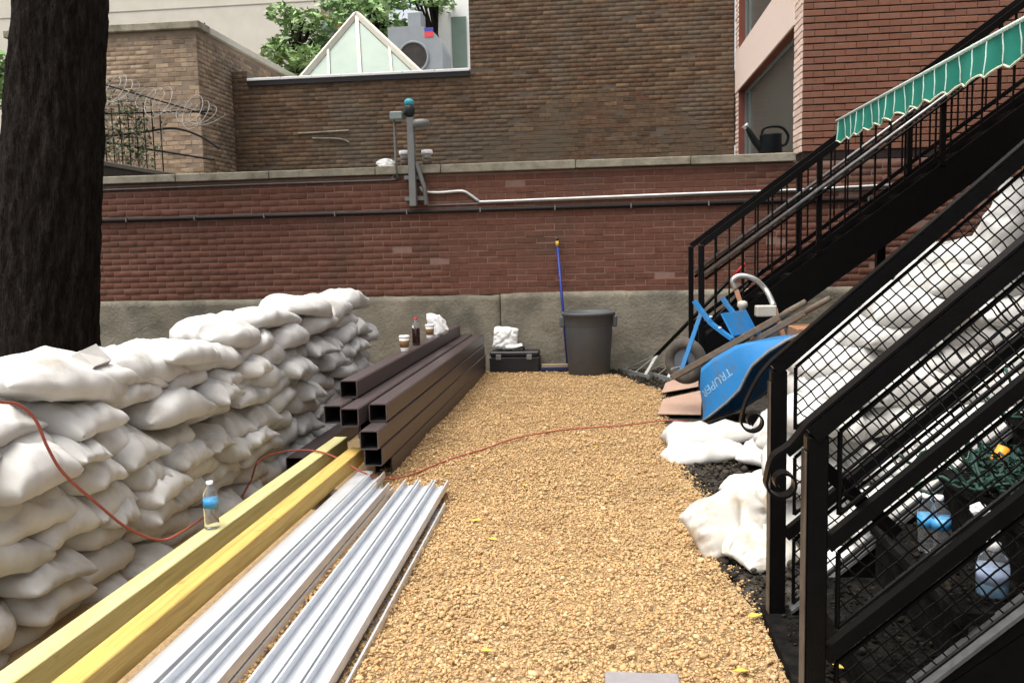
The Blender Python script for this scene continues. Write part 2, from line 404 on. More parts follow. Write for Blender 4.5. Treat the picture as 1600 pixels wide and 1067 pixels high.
def pebbles(name, x, y, r, m, z0=0.004, flat=.62, far=False):
    V0, F0 = octa() if far else icosa(); n = len(x); nv_ = len(V0)
    jit = 1 + RNG.uniform(-.22, .22, (n, nv_, 1))
    P = V0[None] * jit * r[:, None, None] * np.stack([RNG.uniform(.8, 1.3, n), RNG.uniform(.75, 1.1, n), RNG.uniform(flat - .15, flat + .2, n)], 1)[:, None, :]
    a = RNG.uniform(0, 2 * np.pi, n); ca, sa = np.cos(a)[:, None], np.sin(a)[:, None]
    tl = RNG.uniform(-.5, .5, n); ct, st = np.cos(tl)[:, None], np.sin(tl)[:, None]
    X, Yv, Zv = P[..., 0], P[..., 1], P[..., 2]
    X, Zv = X * ct - Zv * st, X * st + Zv * ct
    X, Yv = X * ca - Yv * sa, X * sa + Yv * ca
    # gentle hummocks in the bed
    hum = .010 * (np.sin(x * 5.1 + y * 2.3) + np.sin(y * 4.3 - x * 3.1 + 1)) * .5 + .005 * np.sin(x * 17 + 3 * np.sin(y * 6)) * np.sin(y * 14 + 2 * np.sin(x * 8)) + .014 + RNG.uniform(0, .004, n)
    V = np.stack([X + x[:, None], Yv + y[:, None], Zv + (z0 + hum + r * RNG.uniform(.1, .9, n))[:, None]], 2).reshape(-1, 3)
    F = (F0[None] + (np.arange(n) * nv_)[:, None, None]).reshape(-1, 3)
    o = bpy.data.objects.new(name, quad_mesh_np(name, V, F, m, True)); col.objects.link(o); o['kind'] = 'stuff'; return o
def gravel_zone(n, y0, y1, rmed, far, label):
    gx = RNG.uniform(-1.45, .75, n); gy = RNG.uniform(y0, y1, n)
    k = in_poly(gx + RNG.normal(0, .035, n), gy, gpoly); gx, gy = gx[k], gy[k]
    gr = np.clip(RNG.lognormal(math.log(rmed), .38, len(gx)), .003, .018)
    o = pebbles('gravel', gx, gy, gr, M_pebble, far=far)
    tag(o, label, 'gravel', kind='stuff')
gravel_zone(58000, 2.2, 4.6, .0047, False, 'loose tan pea gravel covering the near half of the yard')
gravel_zone(98000, 4.6, 9.72, .0060, True, 'loose tan pea gravel covering the far half of the yard')
# soil crumbs on the dark strip by the stairs and the rakes
n = 7000
cx_ = np.concatenate([RNG.uniform(.4, 1.1, n // 2), RNG.uniform(-.1, 1.6, n // 2)]); cy_ = np.concatenate([RNG.uniform(2.6, 6.6, n // 2), RNG.uniform(8, 9.95, n // 2)])
k = ~in_poly(cx_, cy_, gpoly); cx_, cy_ = cx_[k], cy_[k]
so = pebbles('soil_crumbs', cx_, cy_, np.clip(RNG.lognormal(math.log(.009), .5, len(cx_)), .003, .03), mat('crumbs', [C(.016, .014, .012), C(.055, .046, .034)], .95, rnd='island', rvar=.7, spec=.05), -.006)
tag(so, 'dark crumbly soil and grit between gravel and stairs', 'soil', kind='stuff')

# ------------------------------------------------------------------ brick walls
def brick_wall(parent, org, rz, s0, s1, z0, z1, course, blen, mats, nparts, holes=(), joint=.011, depth=.09, proud=.006, jv=None):
    jv = joint if jv is None else jv
    """bricks in the plane through org turned by rz; local x along the wall, local -y is its face. The nparts nearest in the picture are parts."""
    ca, sa = math.cos(rz), math.sin(rz)
    items = []
    nc = int((z1 - z0) / course)
    for c in range(nc):
        zc = z0 + (c + .5) * course
        off = (blen / 2 if c % 2 else 0) + RNG.uniform(-.01, .01)
        s = s0 - off
        while s < s1:
            a = max(s, s0); b = min(s + blen, s1); s += blen
            if b - a < .05: continue
            segs = [(a, b)]
            for h0, h1, hz0, hz1 in holes:
                if zc + course / 2 > hz0 + .005 and zc - course / 2 < hz1 - .005:
                    ns = []
                    for p, q in segs:
                        if q <= h0 or p >= h1: ns.append((p, q)); continue
                        if p < h0: ns.append((p, h0))
                        if q > h1: ns.append((h1, q))
                    segs = ns
            for p, q in segs:
                if q - p > .03: items.append(((p + q) / 2, q - p - jv, zc))
    def place(it):
        s, l, z = it
        return (org[0] + s * ca, org[1] + s * sa, z)
    vis = []
    for i, it in enumerate(items):
        w = place(it); p = project(w)
        if p is None or not (-20 < p[0] < 1620 and -20 < p[1] < 1087): continue
        vis.append((math.dist(w, (0, 0, HCAM)), i))
    vis.sort()
    part_ids = set(i for _, i in vis[:nparts])
    V0, F0 = box_geo((-.5, 0, -.5), (.5, depth, .5))
    # bevelled face outline: outer ring on the joint, inner ring proud
    hb = course - joint
    e = .004
    me_cache = {}
    def bverts(l):
        o = [(-l / 2, depth, -hb / 2), (l / 2, depth, -hb / 2), (l / 2, depth, hb / 2), (-l / 2, depth, hb / 2)]
        m_ = [(-l / 2, e - proud, -hb / 2), (l / 2, e - proud, -hb / 2), (l / 2, e - proud, hb / 2), (-l / 2, e - proud, hb / 2)]
        f = [(-l / 2 + e, -proud, -hb / 2 + e), (l / 2 - e, -proud, -hb / 2 + e), (l / 2 - e, -proud, hb / 2 - e), (-l / 2 + e, -proud, hb / 2 - e)]
        return o + m_ + f
    BF = [(8, 9, 10, 11)] + [(4 + k, 4 + (k + 1) % 4, 8 + (k + 1) % 4, 8 + k) for k in range(4)] + [(k, (k + 1) % 4, 4 + (k + 1) % 4, 4 + k) for k in range(4)]
    allV = []; allF = []
    for i, it in enumerate(items):
        s, l, z = it; w = place(it)
        dy = RNG.normal(0, .0022); tw = RNG.normal(0, .006)
        if i in part_ids:
            key = round(l, 3)
            if key not in me_cache: me_cache[key] = mesh_of('brick', bverts(key), BF, mats[0])
            o = bpy.data.objects.new('brick', me_cache[key]); col.objects.link(o)
            o.location = (w[0] - dy * -sa, w[1] + dy * ca, w[2]); o.rotation_euler = (0, RNG.normal(0, .003), rz + tw * .4)
            attach(o, parent)
        else:
            b = len(allV)
            for v in bverts(l):
                x, y = v[0], v[1] + dy
                allV.append((w[0] + x * ca - y * sa, w[1] + x * sa + y * ca, w[2] + v[2]))
            allF += [tuple(q + b for q in f) for f in BF]
    if allV:
        V = np.array(allV); F = np.array(allF)
        o = bpy.data.objects.new('bricks', quad_mesh_np('bricks', V, F, mats[1])); col.objects.link(o); attach(o, parent); o['kind'] = 'stuff'

# the red garden wall
WY = 10.0
gw = thing('garden_wall', 'long red brick garden wall on a grey concrete base behind the bin', 'wall', (0, WY, 0))
XL, XR = -10.0, 5.4
MB().box((XL, WY + .002, .90), (XR, WY + .30, 2.30)).build('mortar', M_mortar_red, gw)
brick_wall(gw, (0, WY), 0, XL, XR, .90, 2.30, .0722, .225, B_red, 300, jv=.007, joint=.009, proud=.003)
def rough_block(lo, hi, nx, nz, amp, seed):
    """block whose face towards -y is uneven"""
    rg = np.random.default_rng(seed); V = []; F = []
    ph = rg.uniform(0, 6, 8)
    for j in range(nz + 1):
        for i in range(nx + 1):
            x = lo[0] + (hi[0] - lo[0]) * i / nx; z = lo[2] + (hi[2] - lo[2]) * j / nz
            d = amp * (math.sin(3.1 * x + ph[0] + 2 * z) + math.sin(7.7 * x - 5 * z + ph[1]) * .6 + math.sin(13 * z + 11 * x + ph[2]) * .4) + rg.normal(0, amp * .35)
            if j == nz: z += rg.normal(0, amp * .8)
            V.append((x, lo[1] + d, z))
    w = nx + 1
    for j in range(nz):
        for i in range(nx): F.append((j * w + i, j * w + i + 1, (j + 1) * w + i + 1, (j + 1) * w + i))
    b = len(V)
    V += [(lo[0], hi[1], lo[2]), (hi[0], hi[1], lo[2]), (lo[0], hi[1], hi[2]), (hi[0], hi[1], hi[2])]
    F.append(tuple([nz * w + i for i in range(w)] + [b + 3, b + 2])); F.append(tuple([j * w for j in range(nz + 1)] + [b + 2, b])); F.append(tuple([b + 1, b + 3] + [j * w + nx for j in range(nz, -1, -1)]))
    return V, F
V, F = rough_block((XL, WY - .035, -.05), (-1.21, WY + .3, .892), 130, 14, .006, 3)
obj('concrete_base', V, F, M_conc, gw, True)
V, F = rough_block((-1.195, WY - .045, -.05), (XR, WY + .3, .905), 100, 14, .006, 5)
obj('concrete_base', V, F, M_conc, gw, True)
xs = [XL, -8.2, -6.6, -5.05, -3.9, -2.62, -1.85, -.3, .98, 2.12]
for a, b in zip(xs[:-1], xs[1:]):
    MB().box((a + .004, WY - .06 + random.uniform(-.006, .006), 2.306 + random.uniform(-.003, .003)), (b - .004, WY + .40, 2.398 + random.uniform(-.004, .004)), .007).build('coping_stone', M_cope, gw)

# the brick house on the right: front flush above the wall, side with windows coloured pale for the light on it
hx = 2.187
hb_ = thing('brick_house', 'red brick house with side wall coloured as brightly lit and slanting window view above the garden wall', 'house', (4, 12, 0))
MB().box((hx + .012, WY + .004, 2.31), (9, WY + .3, 6.2)).build('mortar', M_mortar_dark, hb_)
brick_wall(hb_, (0, WY), 0, hx + .006, 5.6, 2.402, 6.1, .0722, .225, B_bldg, 300, jv=.004, joint=.012)
# side wall (faces -x): local x runs along -Y
WIN = [(.42, 4.55, 2.40, 3.86), (.42, 4.55, 4.50, 6.0)]
sx0, sx1 = WY + .0, 14.84
brick_wall(hb_, (hx, sx1), -math.pi / 2, 0, sx1 - WY - .012, 2.402, 6.1, .0722, .225, B_litside, 90,
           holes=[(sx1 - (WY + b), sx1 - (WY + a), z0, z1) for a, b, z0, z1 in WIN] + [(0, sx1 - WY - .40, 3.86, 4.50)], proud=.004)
side = MB()
side.box((hx + .005, WY + .31, 2.31), (hx + .25, WY + .42, 6.2)).box((hx + .005, WY + 4.55, 2.31), (hx + .25, sx1, 6.2))
side.box((hx + .005, WY + .425, 3.865), (hx + .25, WY + 4.545, 4.495))
side.build('side_core', M_mortar_red, hb_)
MB().box((hx - .012, WY + .40, 3.86), (hx + .10, sx1 - .003, 4.50), .006).build('spandrel', M_litband, hb_)
for k_, (a, b, z0, z1) in enumerate(WIN):
    w = MB(); y0, y1 = WY + a, WY + b
    zt = z1
    w.box((hx + .10, y0 + .002, z0 + .01), (hx + .17, y0 + .06, zt - .002)).box((hx + .10, y1 - .062, z0 + .01), (hx + .17, y1 - .002, zt - .002))
    w.box((hx + .10, y0 + .061, zt - .075), (hx + .17, y1 - .063, zt - .003)).box((hx + .10, y0 + .061, z0 + .01), (hx + .17, y1 - .063, z0 + .07))
    w.box((hx + .10, y1 - .45, z0 + .071), (hx + .165, y1 - .40, zt - .076))
    wf = w.build('window', M_alu, hb_)
    MB().box((hx + .125, y0 + .06, z0 + .07), (hx + .14, y1 - .06, zt - .075)).build('pane', M_window, wf)
    rv = MB(); rv.box((hx + .006, y0 + .001, zt - .012), (hx + .099, y1 - .001, zt - .0015)).box((hx + .006, y1 - .012, z0 + .012), (hx + .099, y1 - .001, zt - .013)); rv.build('reveal', M_reveal, hb_)
    MB().box((hx + .5, y0, z0 + .02), (hx + .55, y1, z1)).build('room_wall', mat('room_dark', [C(.10, .10, .09)], .9), hb_)
# sheet of paper and red object behind the pane
MB().box((hx + .30, WY + 1.3, 2.62), (hx + .36, WY + 1.7, 2.95), .01).build('stored_box', M_alu, hb_)

# the old brick building behind: low parapet left, tall block right
DY = 14.85
ob = thing('old_brick_building', 'tall weathered brown brick wall with a low flat-roofed part at its left', 'building', (-2, DY, 0))
PZ = 4.42
MB().box((-6.42, DY + .004, .02), (-2.20, DY + .30, PZ)).box((-2.20, DY + .004, .02), (hx - .02, DY + .31, 8)).box((-6.42, DY + .004, PZ), (-6.12, DY + .3, 4.60)).build('mortar', M_mortar_old, ob)
brick_wall(ob, (0, DY), 0, -6.42, hx - .012, 2.6, 8.0, .0722, .215, B_old, 300, holes=[(-6.12, -2.20, PZ - .02, 9), (-6.5, -6.10, 4.6, 9)], proud=.0005, joint=.009)
fx = [-6.115, -5.5, -4.95, -4.42, -3.9, -3.35, -2.8, -2.205]
for a, b in zip(fx[:-1], fx[1:]):
    MB().box((a + .006, DY - .05, PZ + .005), (b - .006, DY + .55, PZ + .05), .006).build('flashing', M_flash, ob)
MB().box((-6.115, DY - .035, PZ - .075), (-2.205, DY - .006, PZ + .004)).build('drip_edge', M_dkflash, ob)
MB().box((-6.4, DY + .31, 4.05), (4, 24, 4.30)).build('flat_roof', M_roof, ob)
# old pipe stubs on the wall
st = thing('rusty_rod', 'thin pale bracket rod fixed on the old brick wall', 'rod', (-4.6, DY, 3.3))
st_a, st_b = PY(466, 209, DY - .02), PY(545, 204, DY - .02)
MB().tube([st_a, st_b], .014, 6).build('rod', M_cope, st)
c2 = PY(488, 216, DY - .02), PY(530, 217, DY - .02), PY(545, 222, DY - .02)
st2 = thing('old_wire', 'short curved wire hanging on the old brick wall', 'wire', (-4.4, DY, 3.2))
MB().tube(smooth_path(c2), .012, 5).build('strand', M_cope, st2)

# the tan building on the left
TY, TX = 13.6, -6.40
tb = thing('tan_building', 'tan brick building with pale coping at upper left behind the tree', 'building', (TX - 1.5, TY, 0))
TZ = 5.02
MB().box((-9.6, TY + .003, .02), (TX - .012, 20, TZ)).build('mortar', mat('mortar_tan', [C(.22, .165, .12), C(.30, .23, .17)], .95, scale=8, coord='World'), tb)
brick_wall(tb, (0, TY), 0, -9.6, TX - .006, 2.06, TZ, .0722, .215, B_tan, 240, proud=.0)
brick_wall(tb, (TX, TY), math.pi / 2, .012, 6.4, 2.06, TZ, .0722, .215, B_tan, 60, proud=.0)
MB().box((-9.65, TY - .07, TZ + .003), (TX + .07, TY + .35, TZ + .12), .01).build('coping', M_cope, tb)
MB().box((TX - .35, TY + .355, TZ + .003), (TX + .07, 20, TZ + .115), .01).build('coping', M_pale, tb)

# ------------------------------------------------------------------ things above the roofs
fb = thing('beige_apartment_block', 'large plain beige rendered block far behind the tan building', 'building', (-13, 30, 0))
MB().box((-24, 30, 0), (-9.6, 40, 22)).build('wall', M_rendered, fb)
for i in range(5):
    MB().box((-23.9, 29.985, 7.2 + i * 2.9), (-9.7, 29.998, 7.23 + i * 2.9)).build('render_joint', mat('joint', [C(.36, .33, .27)], .9), fb)
wb_ = thing('white_building', 'bright white building at the right edge of the low roof', 'building', (-3.2, 24, 0))
MB().box((-4.6, 23.5, 4.0), (-2.4, 26, 12)).build('wall', M_whitewall, wb_)
wf = MB().box((-3.95, 23.46, 6.3), (-3.55, 23.49, 7.6)).build('window', M_glass, wb_)
# railing on the tan roof
rr = thing('roof_railing', 'thin dark railing on top of the tan building', 'railing', (-8, 15, TZ))
for z in (TZ + .45, TZ + .25): MB().tube([(-9.5, 15, z), (-6.9, 15, z)], .014, 6).build('rail', M_iron, rr)
for i in range(9): MB().tube([(-9.5 + i * .325, 15, TZ), (-9.5 + i * .325, 15, TZ + .47)], .012, 6).build('post', M_iron, rr)
# blue grey gable
gb = thing('slate_gable', 'blue grey slate gable with rusty edge left of the glass pyramid', 'roof', (-5.9, 21, 4.3))
a = PY(502, 22, 21); b = PY(548, 60, 21); c = PY(556, 120, 21); d = PY(500, 120, 21)
Vg = [a, b, c, d] + [x + np.array([0, .4, 0]) for x in (a, b, c, d)]
obj('slate', Vg, [(0, 3, 2, 1), (4, 5, 6, 7), (0, 1, 5, 4), (1, 2, 6, 5), (2, 3, 7, 6), (3, 0, 4, 7)], M_slate, gb)
MB().bar(a + np.array([.02, -.03, .03]), b + np.array([.05, -.03, -.02]), .1, .09).build('rusty_edge', mat('rust', [C(.28, .11, .04)], .8), gb)

# glass pyramid skylight
sk = thing('pyramid_skylight', 'glass pyramid skylight with pale frame on the low flat roof', 'skylight', (-4.8, 18, 4.3))
ap = PY(557, 22, 18.2); bz = 4.62
cor = [np.array(p) for p in ((-6.15, 17.0, bz), (-3.25, 17.0, bz), (-3.25, 19.4, bz), (-6.15, 19.4, bz))]
ap = np.array([ap[0], 18.2, ap[2]])
fr = MB()
for i in range(4):
    fr.bar(cor[i], ap, .11, .10); fr.bar(cor[i], cor[(i + 1) % 4], .12, .12)
fr.build('frame', M_pale, sk)
for i in range(4):
    a, b = cor[i], cor[(i + 1) % 4]; cen = (a + b) / 2
    mb = MB(); 
    q = cen * .02 + ap * .98
    mb.bar(cen, q, .07, .06)
    for t in (.28, .72):
        lo_ = a * (1 - t) + b * t; hi_ = lo_ + (ap - cen) * (.55)
        mb.bar(lo_, hi_, .05, .05)
    mb.build('glazing_bar', M_pale, sk)
    nrm = np.cross(b - a, ap - a); nrm /= np.linalg.norm(nrm)
    sh = -nrm * .02
    Vp = [a + sh, b + sh, ap + sh, a + sh * 1.8, b + sh * 1.8, ap + sh * 1.8]
    obj('pane', Vp, [(0, 1, 2), (5, 4, 3), (0, 3, 4, 1), (1, 4, 5, 2), (2, 5, 3, 0)], M_glass, sk)
MB().box((-6.3, 16.9, 4.302), (-3.1, 19.5, 4.56)).build('kerb', M_pale, sk)

# grey rooftop fan housing
fn = thing('rooftop_fan', 'grey rooftop fan housing with round dark opening and red blue sticker', 'fan', (-4, 21, 4.3))
FYY = 21.0
def fp(px, py): return PY(px, py, FYY)
c0 = fp(648, 88); rr_ = abs(fp(691, 88)[0] - fp(606, 88)[0]) / 2
prof = []
for k in range(13):
    a = math.pi * (k / 12) * .5
    prof.append((c0[0] + .02 + rr_ * math.sin(a) * 1.0, fp(648, 41)[2] - rr_ * .9 * (1 - math.cos(a))))
z_b = 4.302
zt = fp(610, 43)[2]; xl = fp(606, 60)[0]
outl = [(xl, z_b), (xl, zt)] + prof + [(prof[-1][0] - .05, z_b)]
Vf = [(x, FYY, z) for x, z in outl] + [(x, FYY + 1.2, z) for x, z in outl]; nn = len(outl)
Ff = [tuple(range(nn - 1, -1, -1)), tuple(range(nn, 2 * nn))] + [(i, (i + 1) % nn, nn + (i + 1) % nn, nn + i) for i in range(nn)]
obj('housing', Vf, Ff, M_machine, fn)
hr = abs(fp(669, 86)[0] - fp(646, 86)[0]); hc = fp(646, 90)
MB().lathe([(hr, 0), (hr, .02)], (0, 0, 0), 32, Matrix.Translation((hc[0], FYY - .005, hc[2])) @ Matrix.Rotation(R(90), 4, 'X')).build('opening', M_hole, fn)
MB().tube([(hc[0] + hr * math.cos(t), FYY - .02, hc[2] + hr * math.sin(t)) for t in np.linspace(0, 2 * math.pi, 32, endpoint=False)], .03, 6, closed=True).build('rim', M_machine, fn)
a = fp(632, 14); b = fp(655, 45)
MB().box((a[0], FYY + .3, b[2]), (b[0], FYY + .8, a[2]), .02).build('flue', M_machine, fn)
a = fp(663, 44); b = fp(677, 49); c = fp(677, 58)
MB().box((a[0], FYY - .012, b[2]), (b[0], FYY - .002, a[2])).build('blue_sticker', mat('sticker_blue', [C(.05, .06, .32)], .5), fn)
MB().box((a[0], FYY - .012, c[2]), (b[0], FYY - .002, b[2] - .005)).build('red_sticker', mat('sticker_red', [C(.62, .06, .07)], .5), fn)

# ------------------------------------------------------------------ trees
def leaves(name, centers, radii, nper, size, m, parent, seed):
    rg = np.random.default_rng(seed); Vs = []
    for c, r in zip(centers, radii):
        p = rg.normal(0, 1, (nper, 3)); p /= np.linalg.norm(p, axis=1)[:, None]; p *= (rg.uniform(.25, 1, (nper, 1)) ** .5) * np.array(r)
        Vs.append(p + np.array(c))
    P = np.concatenate(Vs); n = len(P)
    d = rg.normal(0, 1, (n, 3)); d[:, 2] *= .5; d /= np.linalg.norm(d, axis=1)[:, None]
    e = np.cross(d, rg.normal(0, 1, (n, 3))); e /= np.linalg.norm(e, axis=1)[:, None]
    s = size * rg.uniform(.6, 1.4, (n, 1)); 
    nrm = np.cross(d, e)
    Q = np.stack([P - d * s, P + e * s * .38 + nrm * s * .12, P + d * s, P - e * s * .38 + nrm * s * .12], 1).reshape(-1, 3)
    F = np.arange(4 * n).reshape(-1, 4)
    o = bpy.data.objects.new(name, quad_mesh_np(name, Q, F, m)); col.objects.link(o); attach(o, parent); return o

# the big trunk at left
TRX, TRY = -5.63, 8.0
tr = thing('big_tree', 'massive dark tree trunk standing behind the left sandbag wall', 'tree', (TRX, TRY, 0))
rg = np.random.default_rng(4)
V = []; F = []; na, nz_ = 132, 120; H = 7.5
ph = rg.uniform(0, 6.28, 12)
for j in range(nz_ + 1):
    t = j / nz_; z = -.05 + H * t ** 1.2
    r0 = .395 + .075 / (1 + math.exp((z - 2.9) * 2)) + .02 * math.exp(-z / .5) + .22 * math.exp(-z / .25)
    cx = TRX + .138 * z - .02 * math.sin(z * .9)
    for i in range(na):
        a = 2 * math.pi * i / na
        flute = 1 + .035 * math.sin(3 * a + ph[0] + .2 * z) + .02 * math.sin(7 * a + ph[1] - .5 * z) + .35 * math.exp(-z / .25) * .25 * math.sin(5 * a + ph[2])
        bark = .020 * (.5 - abs(math.sin(11 * a + 1.6 * math.sin(z * 2.6 + ph[3] + 2 * a) + ph[4]))) + .012 * (.5 - abs(math.sin(17 * a - 1.1 * z + 1.5 * math.sin(3.7 * z + 5 * a)))) + .008 * math.sin(9 * z + 7 * math.sin(4 * a)) + rg.normal(0, .004)
        r = r0 * flute + bark
        V.append((cx + r * math.cos(a), TRY + r * math.sin(a), z))
for j in range(nz_):
    for i in range(na): F.append((j * na + i, j * na + (i + 1) % na, (j + 1) * na + (i + 1) % na, (j + 1) * na + i))
F.append(tuple(nz_ * na + i for i in range(na)))
obj('trunk', V, F, M_bark, tr, True)
tx_ = TRX + .145 * H
limbs = [((-2.6, 6.2, 9.6), .16), ((-7.6, 6.6, 10), .15), ((-5.2, 11.2, 10.2), .15), ((-3.6, 9.2, 11), .14)]
for (e_, r) in limbs:
    s_ = np.array([tx_, TRY, H - .8]); e_ = np.array(e_)
    mid = (s_ + e_) / 2 + np.array([0, 0, .5])
    MB().tube(smooth_path([s_, mid, e_], 6), list(np.linspace(r * 1.5, r * .4, 13)), 10).build('limb', M_bark, tr, True)
rg = np.random.default_rng(9)
cs = [(e_[0] + rg.normal(0, 1.1), e_[1] + rg.normal(0, 1.1), e_[2] + rg.normal(.4, .6)) for (e_, r) in limbs for _ in range(9)]
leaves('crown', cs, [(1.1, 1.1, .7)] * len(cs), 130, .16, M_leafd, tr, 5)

def small_tree(name, label, base, top, cl, rad, nper, size, seed, m=M_leaf):
    t = thing(name, label, 'tree', tuple(base))
    b = np.array(base, float); tp = np.array(top, float)
    MB().tube(smooth_path([b, (b + tp) / 2 + np.array([.06, 0, 0]), tp], 5), list(np.linspace(.13, .04, 11)), 8).build('trunk', M_bark, t, True)
    bm = MB()
    for c in cl: bm.tube([b * .35 + tp * .65, (np.array(c) + tp) / 2, c], [.05, .03, .015], 6)
    bm.build('limb', M_bark, t, True)
    leaves('crown', cl, [rad] * len(cl), nper, size, m, t, seed)
rg = np.random.default_rng(21)
def cl_at(pxs, Y): return [tuple(PY(x, y, Y + rg.normal(0, .25))) for x, y in pxs]
small_tree('leafy_tree', 'bright green leafy shrub tree left of the glass pyramid', (-7.6, 20.5, 4.3), PY(470, 35, 20.5),
           cl_at([(445, 70), (465, 50), (480, 85), (495, 70), (455, 95), (505, 95), (430, 82), (478, 30), (470, 105), (440, 22), (505, 40)], 20.5), (.40, .35, .26), 130, .10, 31)
small_tree('leafy_tree', 'green tree rising behind the top of the glass pyramid', (-5.2, 22.5, 4.3), PY(580, 5, 22.5),
           cl_at([(535, 12), (560, 5), (585, 20), (610, 35), (575, 40), (600, 5), (620, 48), (545, 30), (520, 3), (595, 60)], 22.5), (.48, .4, .28), 110, .11, 33)
small_tree('leafy_tree', 'thin tree with dark trunk right above the rooftop fan', (-3.95, 23.0, 4.3), PY(668, -10, 23.0),
           cl_at([(650, -5), (680, 0), (640, 8), (700, -8), (690, 10), (622, 2)], 23.0), (.40, .35, .16), 70, .10, 35)

# shrub and scraps left of the trunk
sb = thing('shrub', 'bright green shrub glimpsed at the left edge beside the trunk', 'shrub', (-10.3, 14, 0))
MB().tube([(-10.2, 14.4, 2.0), (-10.15, 14.4, 3.6)], .05, 6).build('stem', M_bark, sb)
leaves('foliage', [tuple(PY(x, y, 14.4)) for x, y in ((5, 110), (15, 130), (-10, 120), (25, 140), (0, 150))], [(.4, .35, .3)] * 5, 160, .09, M_leaf, sb, 41)
lw = thing('low_brick_wall', 'low tan brick wall with pale cap at the left edge', 'wall', (-10, 12.6, 2.05))
MB().box((-11.5, 12.62, 2.04), (-9.0, 12.9, 3.30)).build('mortar', M_mortar_old, lw)
brick_wall(lw, (0, 12.62), 0, -11.5, -9.0, 2.06, 3.30, .0722, .215, B_tan, 60)
MB().box((-11.5, 12.56, 3.303), (-8.95, 12.95, 3.37), .008).build('cap', M_cope, lw)
hp = thing('metal_hoop', 'thin pale metal hoop above the wall at left edge', 'hoop', (-9.4, 10.6, 2.06))
hc = PY(22, 262, 10.7)
MB().tube([(hc[0] + .33 * math.cos(t), 10.7, hc[2] - .05 + .36 * math.sin(t)) for t in np.linspace(math.pi * 1.02, -.02, 18)], .022, 6).build('hoop', M_silver, hp)
MB().tube([(hc[0] - .33, 10.7, 2.05), (hc[0] - .33, 10.7, hc[2] - .05)], .022, 6).tube([(hc[0] + .33, 10.7, 2.05), (hc[0] + .33, 10.7, hc[2] - .05)], .022, 6).build('foot', M_silver, hp)

# iron fence and wire behind the wall, left
fe = thing('iron_fence', 'thin black iron fence with arched rail before the tan building', 'fence', (-7.5, 12.4, 2.05))
FY2 = 12.4
x0f, x1f = -8.6, -6.35
i = 0
xx = x0f
while xx < x1f:
    zt = 3.55 + .12 * math.sin(i * 1.7)
    MB().tube([(xx, FY2, 2.05), (xx, FY2, zt), (xx, FY2, zt + .12)], [.010, .010, .002], 6).build('picket', M_iron, fe); xx += .125; i += 1
MB().tube([PY(160, 178, FY2 - .02), PY(330, 178 - 4, FY2 - .02)], .014, 6).build('rail', M_iron, fe)
MB().tube(smooth_path([PY(160, 214, FY2 - .02), PY(215, 208, FY2 - .02), PY(270, 201, FY2 - .02), PY(310, 212, FY2 - .02), PY(342, 232, FY2 - .02)]), .016, 6).build('arched_rail', M_iron, fe)
MB().tube([PY(160, 222, FY2 - .02), PY(335, 250, FY2 - .02)], .014, 6).build('lower_rail', M_iron, fe)
MB().tube([PY(158, 131, FY2 - .03), PY(250, 158, FY2 - .03), PY(330, 182, FY2 - .03)], .012, 6).build('brace', M_iron, fe)
rw = thing('razor_wire', 'loose coils of silvery wire on top of the iron fence', 'wire', (-7.6, 12.3, 3.4))
pts = []
for k_ in range(420):
    t = k_ / 419; a = t * 2 * math.pi * 15 + 2.3 * math.sin(9 * t)
    c = PY(168 + 165 * t, 125 + 48 * t, 12.3)
    rad = .16 + .08 * math.sin(t * 17) + .04 * math.sin(t * 41)
    pts.append((c[0] + .16 * math.cos(a), 12.3 + .2 * math.sin(a * 1.0), c[2] - .10 + rad * math.sin(a)))
MB().tube(pts, .004, 4).build('coil', M_postm, rw)
cv = thing('creeper', 'straggly half-bare creeper tangled in the iron fence and wire', 'plant', (-7.4, 12.35, 2.05))
rgv = np.random.default_rng(88)
vm = MB(); tips = []
for k_ in range(44):
    x_ = rgv.uniform(-8.4, -6.6); z_ = rgv.uniform(2.1, 2.6); pth = [(x_, 12.34, 2.06)]
    for i_ in range(9):
        x_ += rgv.normal(.02, .09); z_ += rgv.uniform(.03, .22); pth.append((x_, 12.34 + rgv.normal(0, .05), min(z_, 4.1)))
    vm.tube(smooth_path(pth, 3), .005, 4); tips += pth[4:]
vm.build('stem', mat('dry_stem', [C(.10, .085, .07), C(.2, .17, .14)], .9, scale=9), cv)
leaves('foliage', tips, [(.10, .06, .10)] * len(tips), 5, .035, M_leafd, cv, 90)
lb = thing('deck_beam', 'dark timber deck edge running back from the wall at left', 'beam', (-6.4, 11.8, 2.05))
MB().box((-6.66, 10.45, 2.05), (-6.36, 13.3, 2.60), .01).build('beam', mat('dark_timber', [C(.035, .03, .026), C(.06, .05, .042)], .8, scale=5), lb)
MB().box((-6.68, 10.44, 2.603), (-6.33, 13.32, 2.66), .006).build('board', mat('grey_board', [C(.13, .125, .11), C(.18, .17, .15)], .8), lb)

